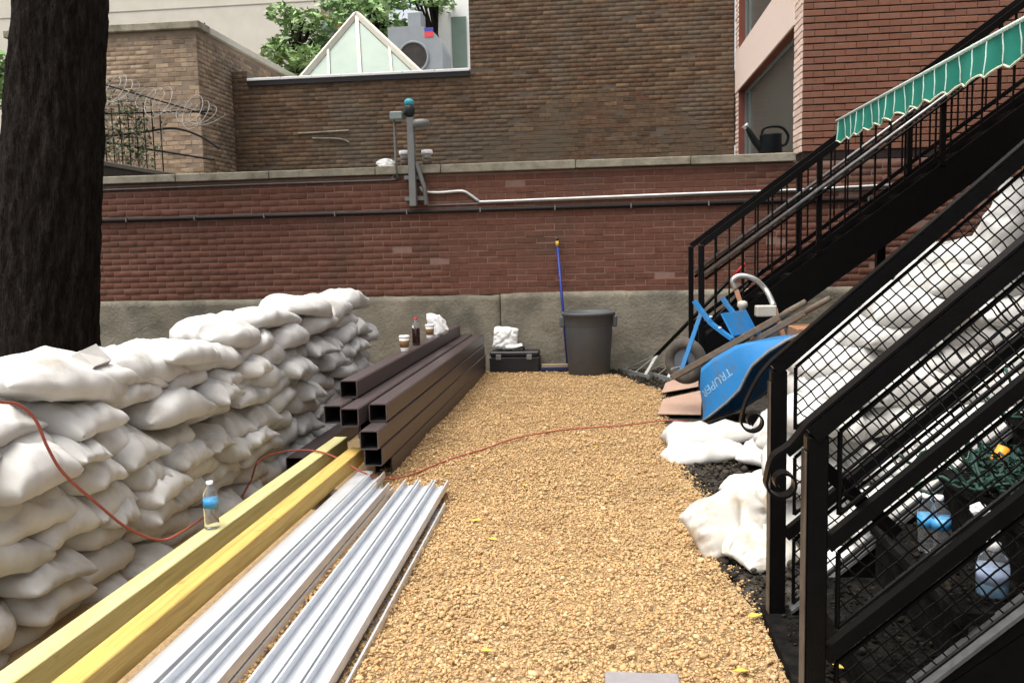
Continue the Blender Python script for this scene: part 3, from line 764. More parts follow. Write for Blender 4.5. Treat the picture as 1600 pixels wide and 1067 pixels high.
# ------------------------------------------------------------------ wall fittings
# square post with cameras and lamps
up_ = thing('utility_post', 'grey square post with security lamps bracketed on the garden wall', 'post', (-2.17, 9.9, 1.9))
px0 = -2.165; py0 = WY - .13
MB().box((px0 - .04, py0 - .04, 1.93), (px0 + .04, py0 + .04, 2.93), .006).build('post', M_postm, up_)
for z in (2.0, 2.24): MB().box((px0 - .11, py0 + .042, z), (px0 + .11, WY - .001, z + .045)).build('bracket', M_postm, up_)
hd = MB(); hd.lathe([(.035, 0), (.062, .03), (.062, .10), (.05, .13)], (px0 - .01, py0, 2.935), 16); hd.build('camera_head', M_black, up_, True)
MB().lathe([(.052, 0), (.055, .05), (.03, .07)], (px0 - .01, py0, 3.066), 16).build('teal_top', M_lens, up_, True)
MB().box((px0 - .22, py0 - .10, 2.90), (px0 - .075, py0 + .05, 2.99), .01).build('lamp', M_alu, up_)
MB().lathe([(.02, -.055), (.085, -.05), (.10, 0), (.085, .035), (.02, .045)], (px0 + .13, py0 - .05, 2.855), 20).build('dome_lamp', M_postm, up_, True)
MB().tube([(px0 - .19, py0, 2.90), (px0 - .19, py0, 2.42), (px0 - .19, py0 + .03, 2.33), (px0 - .20, WY - .02, 2.26)], .014, 8).build('side_conduit', M_postm, up_)
MB().tube([(px0 + .05, py0, 2.42), (px0 + .13, py0 + .02, 2.14), (px0 + .14, py0 + .05, 1.95)], .026, 8).build('brace', M_postm, up_)
# conduits
def wall_pipe(name, label, pixpts, r, m, off=.025, cat='pipe', clips=0):
    t = thing(name, label, cat, tuple(PY(*pixpts[0], WY - off)))
    P = [PY(x, y, WY - off) for x, y in pixpts]
    MB().tube(smooth_path(P, 5) if len(P) > 2 else P, r, 8).build('run', m, t, True)
    for k_ in range(clips):
        q = P[0] + (P[-1] - P[0]) * (k_ + .5) / clips
        if len(P) == 2: MB().box((q[0] - .007, WY - off - r - .004, q[2] - r - .004), (q[0] + .007, WY - .001, q[2] + r + .004)).build('clip', M_postm, t)
    return t
wall_pipe('silver_conduit', 'bright silver conduit bending down along the garden wall to the stairs',
          [(656, 292), (664, 300), (690, 301), (722, 299), (735, 305), (748, 314), (760, 315.5), (900, 310), (1080, 303), (1250, 297), (1400, 289)], .019, M_silver)
wall_pipe('thin_conduit', 'thin straight conduit right under the silver conduit', [(668, 321), (1400, 294)], .009, M_silver, .015, clips=6)
wall_pipe('left_conduit', 'thin grey conduit under the coping left of the post', [(-60, 304), (160, 297), (400, 288), (600, 281.5), (612, 278), (618, 268)], .011, M_postm, .02)
wall_pipe('black_cable', 'black cable bundle running along the whole garden wall', [(-60, 351), (1420, 309)], .022, M_cable, .026, cat='cable', clips=13)
# two jar lamps and a crumpled bag on the coping
def jar_lamp(x, label):
    t = thing('jar_lamp', label, 'lamp', (x, WY + .0, 2.40), 'jar lamps on the coping')
    MB().lathe([(.035, 0), (.052, .01), (.055, .05), (.04, .075)], (x, WY + .02, 2.402), 16).build('base', mat('brown_glass', [C(.10, .07, .05)], .4), t, True)
    MB().lathe([(.04, .075), (.052, .085), (.052, .125), (.045, .13)], (x, WY + .02, 2.402), 16).build('shade', mat('grey_jar', [C(.25, .24, .22)], .4), t, True)
    MB().lathe([(.062, .13), (.066, .135), (.066, .168), (.058, .175)], (x, WY + .02, 2.402), 16).build('cap', M_cap, t, True)
jar_lamp(PY(632, 250, WY)[0], 'small white-capped jar lamp left of the post on the coping')
jar_lamp(PY(667, 250, WY)[0], 'small white-capped jar lamp right of the post on the coping')

def crumple(name, label, cat, c, size, seed, m, amp=.28, n=3, parent=None, flat=0.0):
    """crumpled paper or bag: icosphere with faceted folds"""
    import bmesh
    bm = bmesh.new(); bmesh.ops.create_icosphere(bm, subdivisions=n, radius=1)
    rg = np.random.default_rng(seed); D = rg.normal(0, 1, (26, 3)); D /= np.linalg.norm(D, axis=1)[:, None]; O = rg.uniform(.55, 1.0, 26)
    for v in bm.verts:
        p = np.array(v.co); k_ = D @ p
        s_ = min(1.25, min([o / kk for o, kk in zip(O, k_) if kk > .15] + [1.25]))
        s_ *= 1 + amp * .25 * math.sin(7 * p[0] + 9 * p[1] + seed) * math.sin(8 * p[2] - 5 * p[1])
        q = p * s_ * np.array(size)
        if q[2] < -size[2] * .6: q[2] = -size[2] * .6
        v.co = q + np.array(c) + np.array([0, 0, size[2] * .6])
    me = bpy.data.meshes.new(name); bm.to_mesh(me); bm.free(); me.materials.append(m)
    o = bpy.data.objects.new(name, me); col.objects.link(o)
    if parent: attach(o, parent)
    else: tag(o, label, cat)
    return o
p_ = PY(601, 262, WY + .03)
crumple('crumpled_bag', 'small crumpled white bag lying on the coping beside the post', 'bag', (p_[0], WY + .05, 2.402), (.13, .07, .075), 3, M_paper)
# watering can on the coping
wc = thing('watering_can', 'black watering can with tall loop handle on the coping by the window', 'watering can', (1.83, WY + .1, 2.4))
wx = PY(1204, 236, WY + .1)[0]; wy = WY + .10
MB().lathe([(.125, 0), (.128, .01), (.118, .15), (.122, .20), (.122, .215), (.112, .22)], (wx, wy, 2.402), 24).build('body', M_can, wc, True)
sp = MB(); sp.tube(smooth_path([(wx - .09, wy, 2.46), (wx - .17, wy, 2.55), (wx - .235, wy, 2.66), (wx - .262, wy, 2.70)], 4), list(np.linspace(.05, .018, 13)), 10); sp.build('spout', M_can, wc, True)
MB().tube([(wx - .258, wy, 2.695), (wx - .285, wy, 2.735)], [.022, .045], 12).build('rose', M_silver, wc, True)
MB().tube(smooth_path([(wx - .10, wy, 2.61), (wx - .08, wy, 2.68), (wx + .0, wy, 2.705), (wx + .12, wy, 2.69), (wx + .19, wy, 2.60), (wx + .165, wy, 2.51), (wx + .11, wy, 2.49)], 5), .016, 8).build('handle', M_can, wc, True)

# ------------------------------------------------------------------ bin, broom, tool box
bx, by = -.175, 9.52
bn = thing('rubbish_bin', 'tall grey round plastic bin without lid against the concrete base', 'bin', (bx, by, 0))
prof = [(.215, .0), (.225, .008), (.262, .55), (.266, .56), (.272, .57), (.276, .67), (.292, .675), (.295, .70), (.288, .71), (.278, .705), (.262, .62), (.215, .02)]
n = 40; V = []; F = []
for r, z in prof:
    for k_ in range(n): a = 2 * math.pi * k_ / n; V.append((bx + r * math.cos(a), by + r * math.sin(a), .004 + z))
for i in range(len(prof) - 1):
    for k_ in range(n): F.append((i * n + k_, i * n + (k_ + 1) % n, (i + 1) * n + (k_ + 1) % n, (i + 1) * n + k_))
F.append(tuple(range(n))); F.append(tuple((len(prof) - 1) * n + k_ for k_ in range(n)))
obj('body', V, F, M_bin, bn, True)
for sgn in (-1, 1):
    MB().box((bx + sgn * .285 - .03, by - .085, .55), (bx + sgn * .285 + .03, by + .085, .672), .012).build('handle', M_bin, bn)
br = thing('push_broom', 'push broom with blue handle leaning on the wall behind the bin', 'broom', (-.46, 9.8, 0))
ht, hbm = PY(870, 372, WY - .06), np.array([-.42, 9.72, .10])
hd_ = ht - hbm
MB().tube([hbm, hbm + hd_ * .93], .017, 8).build('handle', M_navy, br, True)
MB().tube([hbm + hd_ * .932, hbm + hd_ * .975], .020, 8).build('grip', M_yellow, br, True)
MB().tube([hbm + hd_ * .976, ht], .019, 8).build('tip', M_black, br, True)
MB().box((-.72, 9.63, .035), (-.405, 9.71, .09), .01).build('head', mat('navy_head', [C(.01, .018, .07)], .5), br)
MB().box((-.71, 9.64, .092), (-.415, 9.70, .115)).build('bristles', M_sanddirt, br)
tb0 = thing('tool_box', 'long black tool box standing on gravel at the foot of the wall', 'tool box', (-1.02, 9.75, 0))
MB().box((-1.305, 9.66, .012), (-.735, 9.90, .20), .012).build('body', M_black, tb0)
MB().box((-1.30, 9.655, .205), (-.74, 9.905, .262), .015).build('lid', M_black, tb0)
MB().tube(smooth_path([(-1.12, 9.78, .262), (-1.11, 9.78, .30), (-1.02, 9.78, .305), (-.93, 9.78, .30), (-.92, 9.78, .262)], 4), .012, 8).build('handle', mat('navy_h', [C(.015, .02, .06)], .5), tb0)
for x in (-1.2, -.85): MB().box((x - .03, 9.648, .17), (x + .03, 9.658, .23), .003).build('latch', M_postm, tb0)
# white bag standing on the box
wbg = thing('white_bag', 'floppy white plastic bag standing on the black tool box', 'bag', (-1.12, 9.8, .3))
sack_spot = (-1.13, 9.79, .31)

# ------------------------------------------------------------------ landscape rakes
def rake(label, hp, top, bend, seed):
    """hp: centre of the head on the ground, top: end of the handle"""
    hp = Vector(hp); top = Vector(top)
    t = thing('landscape_rake', label, 'rake', tuple(hp), 'rakes leaning on the back stairs')
    d = (top - hp).normalized(); s_ = d.cross(Vector((0, 0, 1))).normalized()
    s_ = (s_ * math.cos(bend) + Vector((d.x, d.y, 0)).normalized() * math.sin(bend)).normalized()
    neck = hp + d * .34
    MB().tube([neck - d * .05, top - d * .2], .021, 8).build('handle', M_iron, t, True)
    MB().tube([top - d * .2, top], .018, 8).build('grip', M_redp if seed == 1 else M_iron, t, True)
    MB().tube([neck + d * .30, neck + d * .48], .0165, 8).build('label_band', M_silver, t, True)
    MB().bar(hp - s_ * .30 + Vector((0, 0, .03)), hp + s_ * .30 + Vector((0, 0, .03)), .016, .055).build('head_bar', M_silver, t)
    for q in (-.27, -.02, .22):
        MB().bar(neck, hp + s_ * q + Vector((0, 0, .045)), .036, .010).build('brace', M_silver, t)
    tm = MB()
    for k_ in range(23):
        p = hp + s_ * (-.29 + .58 * k_ / 22); tm.bar(p + Vector((0, 0, .03)), p + Vector((0, 0, .002)) - d * .02, .006, .006)
    tm.build('teeth', M_postm, t)
rake('silver rake with long black handle, nearer to the grey bin', (.33, 9.42, .0), PY(1165, 412, 9.30), .55, 1)
rake('silver rake with long black handle, nearer to the wheelbarrow', (.56, 9.20, .0), PY(1192, 420, 9.05), .55, 2)

# ------------------------------------------------------------------ back staircase
def stair(name, label, x0, yn, yf, slope, x1, ztop0):
    return thing(name, label, 'staircase', (x0, (yn + yf) / 2, 0))
bs = stair('back_staircase', 'black steel staircase with thin balusters climbing along the red brick wall', .9, 8.3, 9.1, .73, 4.2, 1.4)
sl = .73
def zs(x, z0, x0=.9): return z0 + sl * (x - x0)
XE = 4.6
for Yr, xo in ((8.3, .91), (9.15, .90)):
    MB().bar((xo, Yr, zs(xo, 1.40)), (XE, Yr, zs(XE, 1.40)), .045, .055).build('top_rail', M_iron, bs)
    MB().tube([(xo + .03, Yr - .05, zs(xo + .03, 1.11)), (XE, Yr - .05, zs(XE, 1.11))], .02, 8).build('hand_rail', mat('worn_steel', [C(.10, .10, .10), C(.22, .22, .21)], .3, metal=.6, scale=14), bs, True)
    MB().tube([(xo + .03, Yr - .05, zs(xo + .03, 1.06)), (XE, Yr - .05, zs(XE, 1.06))], .014, 8).build('lower_hand_rail', M_iron, bs, True)
    MB().bar((xo + .02, Yr, zs(xo, .60)), (XE, Yr, zs(XE, .60)), .03, .04).build('bottom_rail', M_iron, bs)
    # stringer: sloping plate cut upright at the foot
    zt0, zb0 = .52, .14
    P = [(xo + .0, zs(xo, zt0)), (XE, zs(XE, zt0)), (XE, zs(XE, zb0)), (xo + .55, zs(xo + .55, zb0)), (xo, .0)]
    V = [(x, Yr - .012, z) for x, z in P] + [(x, Yr + .012, z) for x, z in P]; k_ = len(P)
    F = [tuple(range(k_ - 1, -1, -1)), tuple(range(k_, 2 * k_))] + [(i, (i + 1) % k_, k_ + (i + 1) % k_, k_ + i) for i in range(k_)]
    obj('stringer', V, F, M_iron, bs)
    MB().box((xo - .025, Yr - .025, 0.0), (xo + .025, Yr + .025, zs(xo, 1.40)), .004).build('newel_post', M_iron, bs)
    for xp in (1.98, 3.05):
        MB().box((xp - .022, Yr - .022, zs(xp, .5)), (xp + .022, Yr + .022, zs(xp, 1.385))).build('rail_post', M_iron, bs)
    xx = xo + .13
    while xx < XE:
        if min(abs(xx - 1.98), abs(xx - 3.05)) > .05:
            MB().box((xx - .007, Yr - .007, zs(xx, .615)), (xx + .007, Yr + .007, zs(xx, 1.375))).build('baluster', M_iron, bs)
        xx += .13
nt = 14
for i in range(nt):
    x = 1.0 + i * .255; z = zs(x + .1, .40)
    MB().box((x, 8.315, z - .03), (x + .27, 9.135, z)).build('tread', M_tread, bs)
    MB().box((x + .24, 8.315, z + .001), (x + .255, 9.135, z + .155)).build('riser', M_iron, bs)
MB().box((2.70, 8.95, 0), (2.78, 9.03, zs(2.74, .13))).build('support_post', M_iron, bs)
MB().box((3.3, 8.33, zs(XE, .2)), (3.4, 8.4, zs(XE, .22))).build('cleat', M_iron, bs) if False else None

# ------------------------------------------------------------------ awning
aw = thing('awning', 'green striped scalloped awning hanging over the stairs at upper right', 'awning', (3, 5, 2.3))
AX, AZ, AY0, AY1 = 1.85, 2.345, 7.17, 1.2
AXW, AZW = 4.25, 3.15
# canvas
V = []; F = []; ny, nx = 40, 8
for th in (0, .006):
    for j in range(ny + 1):
        y = AY0 + (AY1 - AY0) * j / ny
        for i in range(nx + 1):
            t = i / nx; V.append((AX + (AXW - AX) * t, y, AZ + (AZW - AZ) * t - .02 * math.sin(math.pi * t) + .008 * math.sin(y * 5) * (1 - t) + th))
w = nx + 1; nb = (ny + 1) * w
for j in range(ny):
    for i in range(nx):
        F.append((j * w + i, j * w + i + 1, (j + 1) * w + i + 1, (j + 1) * w + i)); F.append(tuple(nb + q for q in (j * w + i, (j + 1) * w + i, (j + 1) * w + i + 1, j * w + i + 1)))
me_aw = obj('canvas', V, F, M_canvas, aw, True)
me_aw.data.materials.append(M_green)
for p in me_aw.data.polygons:
    if p.normal.z > 0: p.material_index = 1
# valance: scalloped hanging cloth with waves
SC = .235      # scallop length
ny = 360; V = []; F = []; rows = 7
def val_x(y, t): return AX - .012 + t * (.009 * math.sin(y * 2 * math.pi / .24 + 1.2 * math.sin(y * 3)) + .006 * math.sin(y * 9.3))
def val_bot(y):
    u = (y / SC) % 1.0
    return AZ - .180 + .032 * abs(math.sin(math.pi * u)) ** .8
for th in (0, .004):
    for j in range(ny + 1):
        y = AY0 + (AY1 - AY0) * j / ny
        for i in range(rows + 1):
            t = i / rows; V.append((val_x(y, t) + th, y, AZ + (val_bot(y) - AZ) * t))
w = rows + 1; nb = (ny + 1) * w
for j in range(ny):
    for i in range(rows):
        F.append((j * w + i, j * w + i + 1, (j + 1) * w + i + 1, (j + 1) * w + i)); F.append(tuple(nb + q for q in (j * w + i, (j + 1) * w + i, (j + 1) * w + i + 1, j * w + i + 1)))
va = obj('valance', V, F, M_green, aw, True)
MB().tube([(val_x(y, 1) , y, val_bot(y)) for y in np.linspace(AY0, AY1, 360)], .006, 5).build('piping', M_piping, va, True)
MB().tube([(AX - .014, AY0, AZ + .006), (AX - .014, AY1, AZ + .006)], .011, 6).build('top_edge', M_stripe, va, True)
y = AY0 - .06; 
while y > AY1:
    a = [(val_x(y, t) - .003, y + .004 * math.sin(9 * t), AZ + (val_bot(y) - AZ) * t) for t in np.linspace(0.02, .98, 8)]
    MB().tube(a, .0036, 5).build('stripe', M_stripe, va, True); y -= .165
for y in np.linspace(AY0 - .05, AY1 + .3, 6): MB().tube([(AX + .02, y, AZ - .03), (AXW, y, AZW - .03)], .015, 6).build('arm', M_postm, aw, True)
MB().tube([(AX + .02, AY0, AZ - .02), (AX + .02, AY1, AZ - .02)], .018, 8).build('front_bar', M_postm, aw, True)
# the house the awning hangs on, out of the picture to the right
sh = thing('side_house', 'brick house wall at the far right carrying the green awning', 'house', (4.4, 3, 0))
MB().box((4.262, -3, .02), (4.6, 7.6, 7)).build('mortar', M_mortar_dark, sh)
brick_wall(sh, (4.262, 7.6), -math.pi / 2, .01, 10.5, .02, 6.9, .0722, .225, B_bldg, 0)

# ------------------------------------------------------------------ near staircase with wire mesh rails
ns = thing('near_staircase', 'black steel staircase with wire mesh railings and scrolled rail ends in the foreground', 'staircase', (.62, 2.73, 0))
SL = .89; XP = .615; ang = math.atan(SL)
def zn(x, z0): return z0 + SL * (x - XP)
XT = 3.0
YN, YF = 2.32, 3.15
def spiral(cx, cz, Yr, r0, turns, start, n=44, sgn=1):
    out = []
    for k_ in range(n + 1):
        t = k_ / n; a = start + sgn * t * turns * 2 * math.pi; r = r0 * (1 - .62 * t)
        out.append((cx + r * math.cos(a), Yr, cz + r * math.sin(a)))
    return out
def strip(pts, width, thick, name, m, parent):
    """flat bar standing on edge across Y following pts in the XZ plane"""
    P = [Vector(p) for p in pts]; V = []; F = []
    for i, p in enumerate(P):
        t = (P[min(i + 1, len(P) - 1)] - P[max(i - 1, 0)]).normalized(); nrm = Vector((-t.z, 0, t.x))
        for sy, sn in ((-1, -1), (1, -1), (1, 1), (-1, 1)):
            V.append(p + Vector((0, sy * width / 2, 0)) + nrm * (sn * thick / 2))
    for i in range(len(P) - 1):
        for k_ in range(4): F.append((i * 4 + k_, i * 4 + (k_ + 1) % 4, i * 4 + 4 + (k_ + 1) % 4, i * 4 + 4 + k_))
    F.append((3, 2, 1, 0)); e_ = 4 * (len(P) - 1); F.append((e_, e_ + 1, e_ + 2, e_ + 3))
    return obj(name, V, F, m, parent)
def wire_panel(Yr, xa, zlo, zhi, xb, cell=.037, rw=.0030):
    """woven wire between two lines parallel to the slope; local axes along and square to the slope, crimped"""
    mb = MB()
    cs_, sn_ = math.cos(ang), math.sin(ang)
    h = (zhi - zlo) * cs_             # square height of the band
    L_ = (xb - xa) / cs_
    o = np.array([xa, Yr, zn(xa, zlo)]); du = np.array([cs_, 0, sn_]); dv = np.array([-sn_, 0, cs_])
    nv = max(1, int(round(h / cell))); sh_ = h * sn_ / cs_     # plumb ends: line u = -v*tan
    for k_ in range(1, nv):
        v = h * k_ / nv; u0 = v * sn_ / cs_
        m_ = int(L_ / cell * 2); pts = []
        for i in range(m_ + 1):
            u = u0 + (L_ - 0) * i / m_
            pts.append(o + du * u + dv * v + np.array([0, (.0022 if i % 4 in (1,) else -.0022 if i % 4 == 3 else 0), 0]))
        mb.tube(pts, rw, 4, cap=False)
    k_ = 0
    u = cell / 2
    while u < L_ + sh_:
        v0 = 0; v1 = h
        # clip against the plumb end lines u >= v*tan  and u <= L_ + v*tan
        if u < sh_: v1 = u * cs_ / sn_
        if u > L_: v0 = (u - L_) * cs_ / sn_
        if v1 - v0 > .01:
            wob = [o + du * (u + .003 * math.sin(q * 9 + k_)) + dv * (v0 + (v1 - v0) * q) for q in np.linspace(0, 1, 7)]
            mb.tube(wob, rw, 4, cap=False)
        u += cell; k_ += 1
    # rod frame round the panel
    c4 = [o, o + du * L_, o + du * (L_ + sh_) + dv * h, o + du * sh_ + dv * h]
    mb.tube([c4[0], c4[1]], .007, 6); mb.tube([c4[3], c4[2]], .007, 6); mb.tube([c4[0], c4[3]], .007, 6); mb.tube([c4[1], c4[2]], .007, 6)
    return mb.build('wire_mesh', M_iron, ns)
for Yr, xo in ((YN, XP - .055), (YF, XP + .008)):
    za, zb, zc, zd = .965, .625, .315, 0.0
    # posts: 2in tube with a paler worn edge plate
    MB().box((xo - .034, Yr - .024, 0.0), (xo + .022, Yr + .024, zn(xo, za) - .02), .004).build('post', M_iron, ns)
    MB().box((xo - .040, Yr - .027, 0.0), (xo - .0345, Yr + .022, zn(xo, za) - .06), .002).build('worn_edge', mat('worn_brown', [C(.05, .037, .028), C(.11, .085, .062)], .7, scale=14), ns)
    MB().bar((xo - .02, Yr, zn(xo - .02, za)), (XT, Yr, zn(XT, za)), .055, .047).build('top_rail', M_iron, ns)
    cap_a = np.array((xo - .03, Yr, zn(xo - .03, za) + .040)); cap_b = np.array((XT, Yr, zn(XT, za) + .040))
    # scroll: cap strip runs down and curls under
    cx_s, cz_s, rs = xo - .093, .768, .044
    sp_ = spiral(cx_s, cz_s, Yr, rs, 1.12, math.pi, sgn=1)
    curve = smooth_path([cap_a, (xo - .075, Yr, zn(xo - .075, za) + .022), (xo - .120, Yr, .835), sp_[0]], 6)
    strip([cap_b] + curve[:-1] + sp_, .045, .007, 'cap_strip', M_iron, ns)
    for z0, hh in ((zb, .037), (zc, .037)):
        MB().bar((xo + .022, Yr, zn(xo + .022, z0)), (XT, Yr, zn(XT, z0)), .035, hh).build('mid_rail', M_iron, ns)
    wire_panel(Yr, xo + .055, zb + .055, za - .06, XT)
    wire_panel(Yr, xo + .055, zc + .05, zb - .05, XT)
    wire_panel(Yr, xo + .055, zd + .03, zc - .05, XT)
    # stringer
    P = [(xo + .04, zn(xo + .04, zd + .01)), (XT, zn(XT, zd + .01)), (XT, zn(XT, zd - .24)), (xo + .30, .0), (xo + .04, .0)]
    V = [(x, Yr - .03, z) for x, z in P] + [(x, Yr + .03, z) for x, z in P]; k_ = len(P)
    F = [tuple(range(k_ - 1, -1, -1)), tuple(range(k_, 2 * k_))] + [(i, (i + 1) % k_, k_ + (i + 1) % k_, k_ + i) for i in range(k_)]
    obj('stringer', V, F, M_iron, ns)
    MB().bar((xo + .045, Yr, zn(xo + .045, zd + .02)), (XT, Yr, zn(XT, zd + .02)), .075, .010).build('stringer_flange', mat('worn_edge', [C(.05, .05, .05), C(.10, .10, .10)], .5, scale=30), ns)
MB().box((XP - .045, YN - .06, .004), (XP + .13, YF + .06, .055), .005).build('foot_plate', M_tread, ns)
for i in range(1, 12):
    x = XP + .225 * i - .11; z = .2 * i
    MB().box((x - .02, YN + .032, z - .035), (x + .235, YF - .032, z)).build('tread', M_tread, ns)
    MB().box((x + .0, YN + .034, z - .199), (x + .012, YF - .034, z - .036)).build('riser', M_tread, ns)
a = PY(1286, 730, YN + .25); b = PY(1400, 832, YN + .25)
MB().bar(PY(1284, 728, YN + .07), PY(1402, 834, YN + .07), .012, .04).build('cross_strap', M_iron, ns)

nl = 2600
lx = RNG.uniform(XP + .0, 2.0, nl); ly = RNG.uniform(YN + .05, YF - .05, nl)
lz = .2 * np.floor((lx - (XP - .11)) / .225) ; lz = np.where(lx < XP + .115, .05, lz)
lo__ = pebbles('stair_litter', lx, ly, np.clip(RNG.lognormal(math.log(.0045), .5, nl), .002, .016), mat('litter', [C(.006, .0055, .005), C(.022, .018, .013)], .95, rnd='island', rvar=.8, spec=.04), lz - .006, .35)
tag(lo__, 'dark leaf litter and grit scattered over the near stair treads', 'litter', kind='stuff')
# ------------------------------------------------------------------ sandbags
def bag_geo(L_, W_, T_, seed, nu=42, nv=24, droop=.02, fold=1.0):
    rg = np.random.default_rng(seed)
    u = np.linspace(-1, 1, nu + 1); v = np.linspace(-1, 1, nv + 1)
    u = np.sign(u) * (1 - (1 - np.abs(u)) ** 1.25); v = np.sign(v) * (1 - (1 - np.abs(v)) ** 1.25)
    U, Vv = np.meshgrid(u, v, indexing='ij')
    ph = rg.uniform(0, 6.28, 24)
    n1 = np.sin(2.3 * U + ph[0] + 1.7 * Vv) * .5 + np.sin(3.9 * U - 2.2 * Vv + ph[1]) * .35 + np.sin(3.1 * Vv + ph[2] - 1.2 * U) * .35 + np.sin(6.5 * U + 3.8 * Vv + ph[3]) * .2
    h = np.clip(1 - np.abs(U) ** 3.4, 0, 1) ** .50 * np.clip(1 - np.abs(Vv) ** 3.0, 0, 1) ** .46
    asym = 1 + .16 * rg.uniform(-1, 1) * U + .12 * rg.uniform(-1, 1) * Vv
    # gathered folds fanning from the tied ends, and creases along the side seam
    e1 = np.clip((np.abs(U) - .35) / .65, 0, 1) ** 1.6
    fan = np.sin(Vv * (11 - 4 * np.abs(U)) + ph[4] + 2 * n1) + .6 * np.sin(Vv * 19 + ph[5] + 3 * U)
    e2 = np.clip((np.abs(Vv) - .55) / .45, 0, 1) ** 1.5
    fan2 = np.sin(U * 15 + ph[6] + 1.5 * np.sin(U * 4 + ph[7])) + .5 * np.sin(U * 27 + ph[8])
    diag = 1 - np.abs(np.sin((U * 2.6 + Vv * rg.uniform(-3, 3)) + ph[9] + .8 * n1)) ; diag = np.clip(diag - .55, 0, 1) / .45
    # tied, narrowing ends on some bags
    for sg in (-1, 1):
        if rg.random() < .45:
            tt = np.clip((sg * U - .35) / .65, 0, 1) ** 1.5; k0 = rg.uniform(.3, .6); h = h * (1 - .30 * k0 * tt); yt = 1 - k0 * tt
        else: yt = np.ones_like(U)
        Vv = Vv * 1.0; ysc = yt if sg == -1 else ysc * yt
    rel = (1 + .22 * n1) * asym + fold * (.17 * e1 * fan + .09 * e2 * fan2 - .20 * diag * diag)
    top = T_ * .5 * h * rel
    bot = -T_ * .5 * np.clip(h, 0, 1) ** .72 * (1 + .06 * n1)
    x = L_ / 2 * U * (1 - .05 * (1 - Vv ** 2) * np.abs(U) ** 3 + .012 * np.sin(Vv * 9 + ph[10]) * np.abs(U) ** 4)
    y = W_ / 2 * Vv * (1 - .10 * (1 - U ** 2) * 0 - .16 * np.abs(U) ** 4 + .025 * np.sin(U * 8 + ph[11]) * np.abs(Vv) ** 3)
    y = y * ysc
    dz = -droop * np.abs(U) ** 2.2 - droop * .6 * np.abs(Vv) ** 2.5 + .012 * np.sin(1.6 * U + ph[12])
    A = np.stack([x, y, top + dz], 2).reshape(-1, 3); B = np.stack([x, y, bot + dz], 2).reshape(-1, 3)
    # lumps and pinched creases over the whole cloth, pushed along a rough normal
    for Q, sgn in ((A, 1), (B, -1)):
        acc = np.zeros(len(Q))
        for fq, am in ((9, .010), (15, .008), (24, .0045)):
            k1 = rg.normal(0, 1, 3); k1 *= fq / np.linalg.norm(k1); k2 = rg.normal(0, 1, 3); k2 *= fq * .6 / np.linalg.norm(k2)
            wv = np.sin(Q @ k1 + 1.6 * np.sin(Q @ k2 + rg.uniform(0, 6)) + rg.uniform(0, 6))
            acc += am * (1 - 2 * np.abs(wv) ** .7) if fq > 9 else am * wv
        nrm = np.stack([np.sign(Q[:, 0]) * np.abs(Q[:, 0] * 2 / L_) ** 4, 1.2 * np.sign(Q[:, 1]) * np.abs(Q[:, 1] * 2 / W_) ** 2, np.full(len(Q), sgn * 1.0)], 1)
        nrm /= np.linalg.norm(nrm, axis=1)[:, None]
        Q += nrm * (acc * np.clip(h, 0, 1).reshape(-1) ** .4)[:, None]
    w = nv + 1; idx = np.arange((nu + 1) * w).reshape(nu + 1, w)
    q = np.stack([idx[:-1, :-1], idx[1:, :-1], idx[1:, 1:], idx[:-1, 1:]], 2).reshape(-1, 4)
    nb = len(A)
    # weld the rim: bottom uses the top's rim vertices
    rim = np.zeros_like(idx, bool); rim[0, :] = rim[-1, :] = rim[:, 0] = rim[:, -1] = True
    mp = np.where(rim, idx, idx + nb).reshape(-1)
    A2 = A.copy(); r_ = rim.reshape(-1); A2[r_] = (A[r_] + B[r_]) / 2
    q2 = mp[q][:, ::-1]
    return np.concatenate([A2, B]), np.concatenate([q, q2])
def bag(name, label, group, loc, rot, L_, W_, T_, seed, droop=.02, fold=1.0, ear=False, m=None, warp=None):
    V, F = bag_geo(L_, W_, T_, seed, droop=droop, fold=fold)
    if warp is not None: V = warp(V)
    used = np.unique(F); re = np.full(len(V), -1); re[used] = np.arange(len(used)); V = V[used]; F = re[F]
    o = bpy.data.objects.new(name, quad_mesh_np(name, V, F, m or M_bag, True)); col.objects.link(o)
    o.location = loc; o.rotation_euler = rot
    tag(o, label, 'sandbag', group)
    return o
FX = -2.08
CH = .104
NC = 10
ordn = ['lowest', 'second-lowest', 'third-lowest', 'fourth-lowest', 'fifth-lowest', 'fifth-highest', 'fourth-highest', 'third-highest', 'second-highest', 'top']
ordp = ['first', 'second', 'third', 'fourth', 'fifth', 'sixth', 'seventh', 'eighth', 'ninth', 'tenth', 'eleventh', 'twelfth', 'thirteenth', 'fourteenth', 'fifteenth', 'sixteenth', 'seventeenth', 'eighteenth']
rg = np.random.default_rng(77)
def und(y, c): return .022 * math.sin(1.9 * y + .9 * c) + .015 * math.sin(4.3 * y + 2.1 * c + 1)
sd = 100
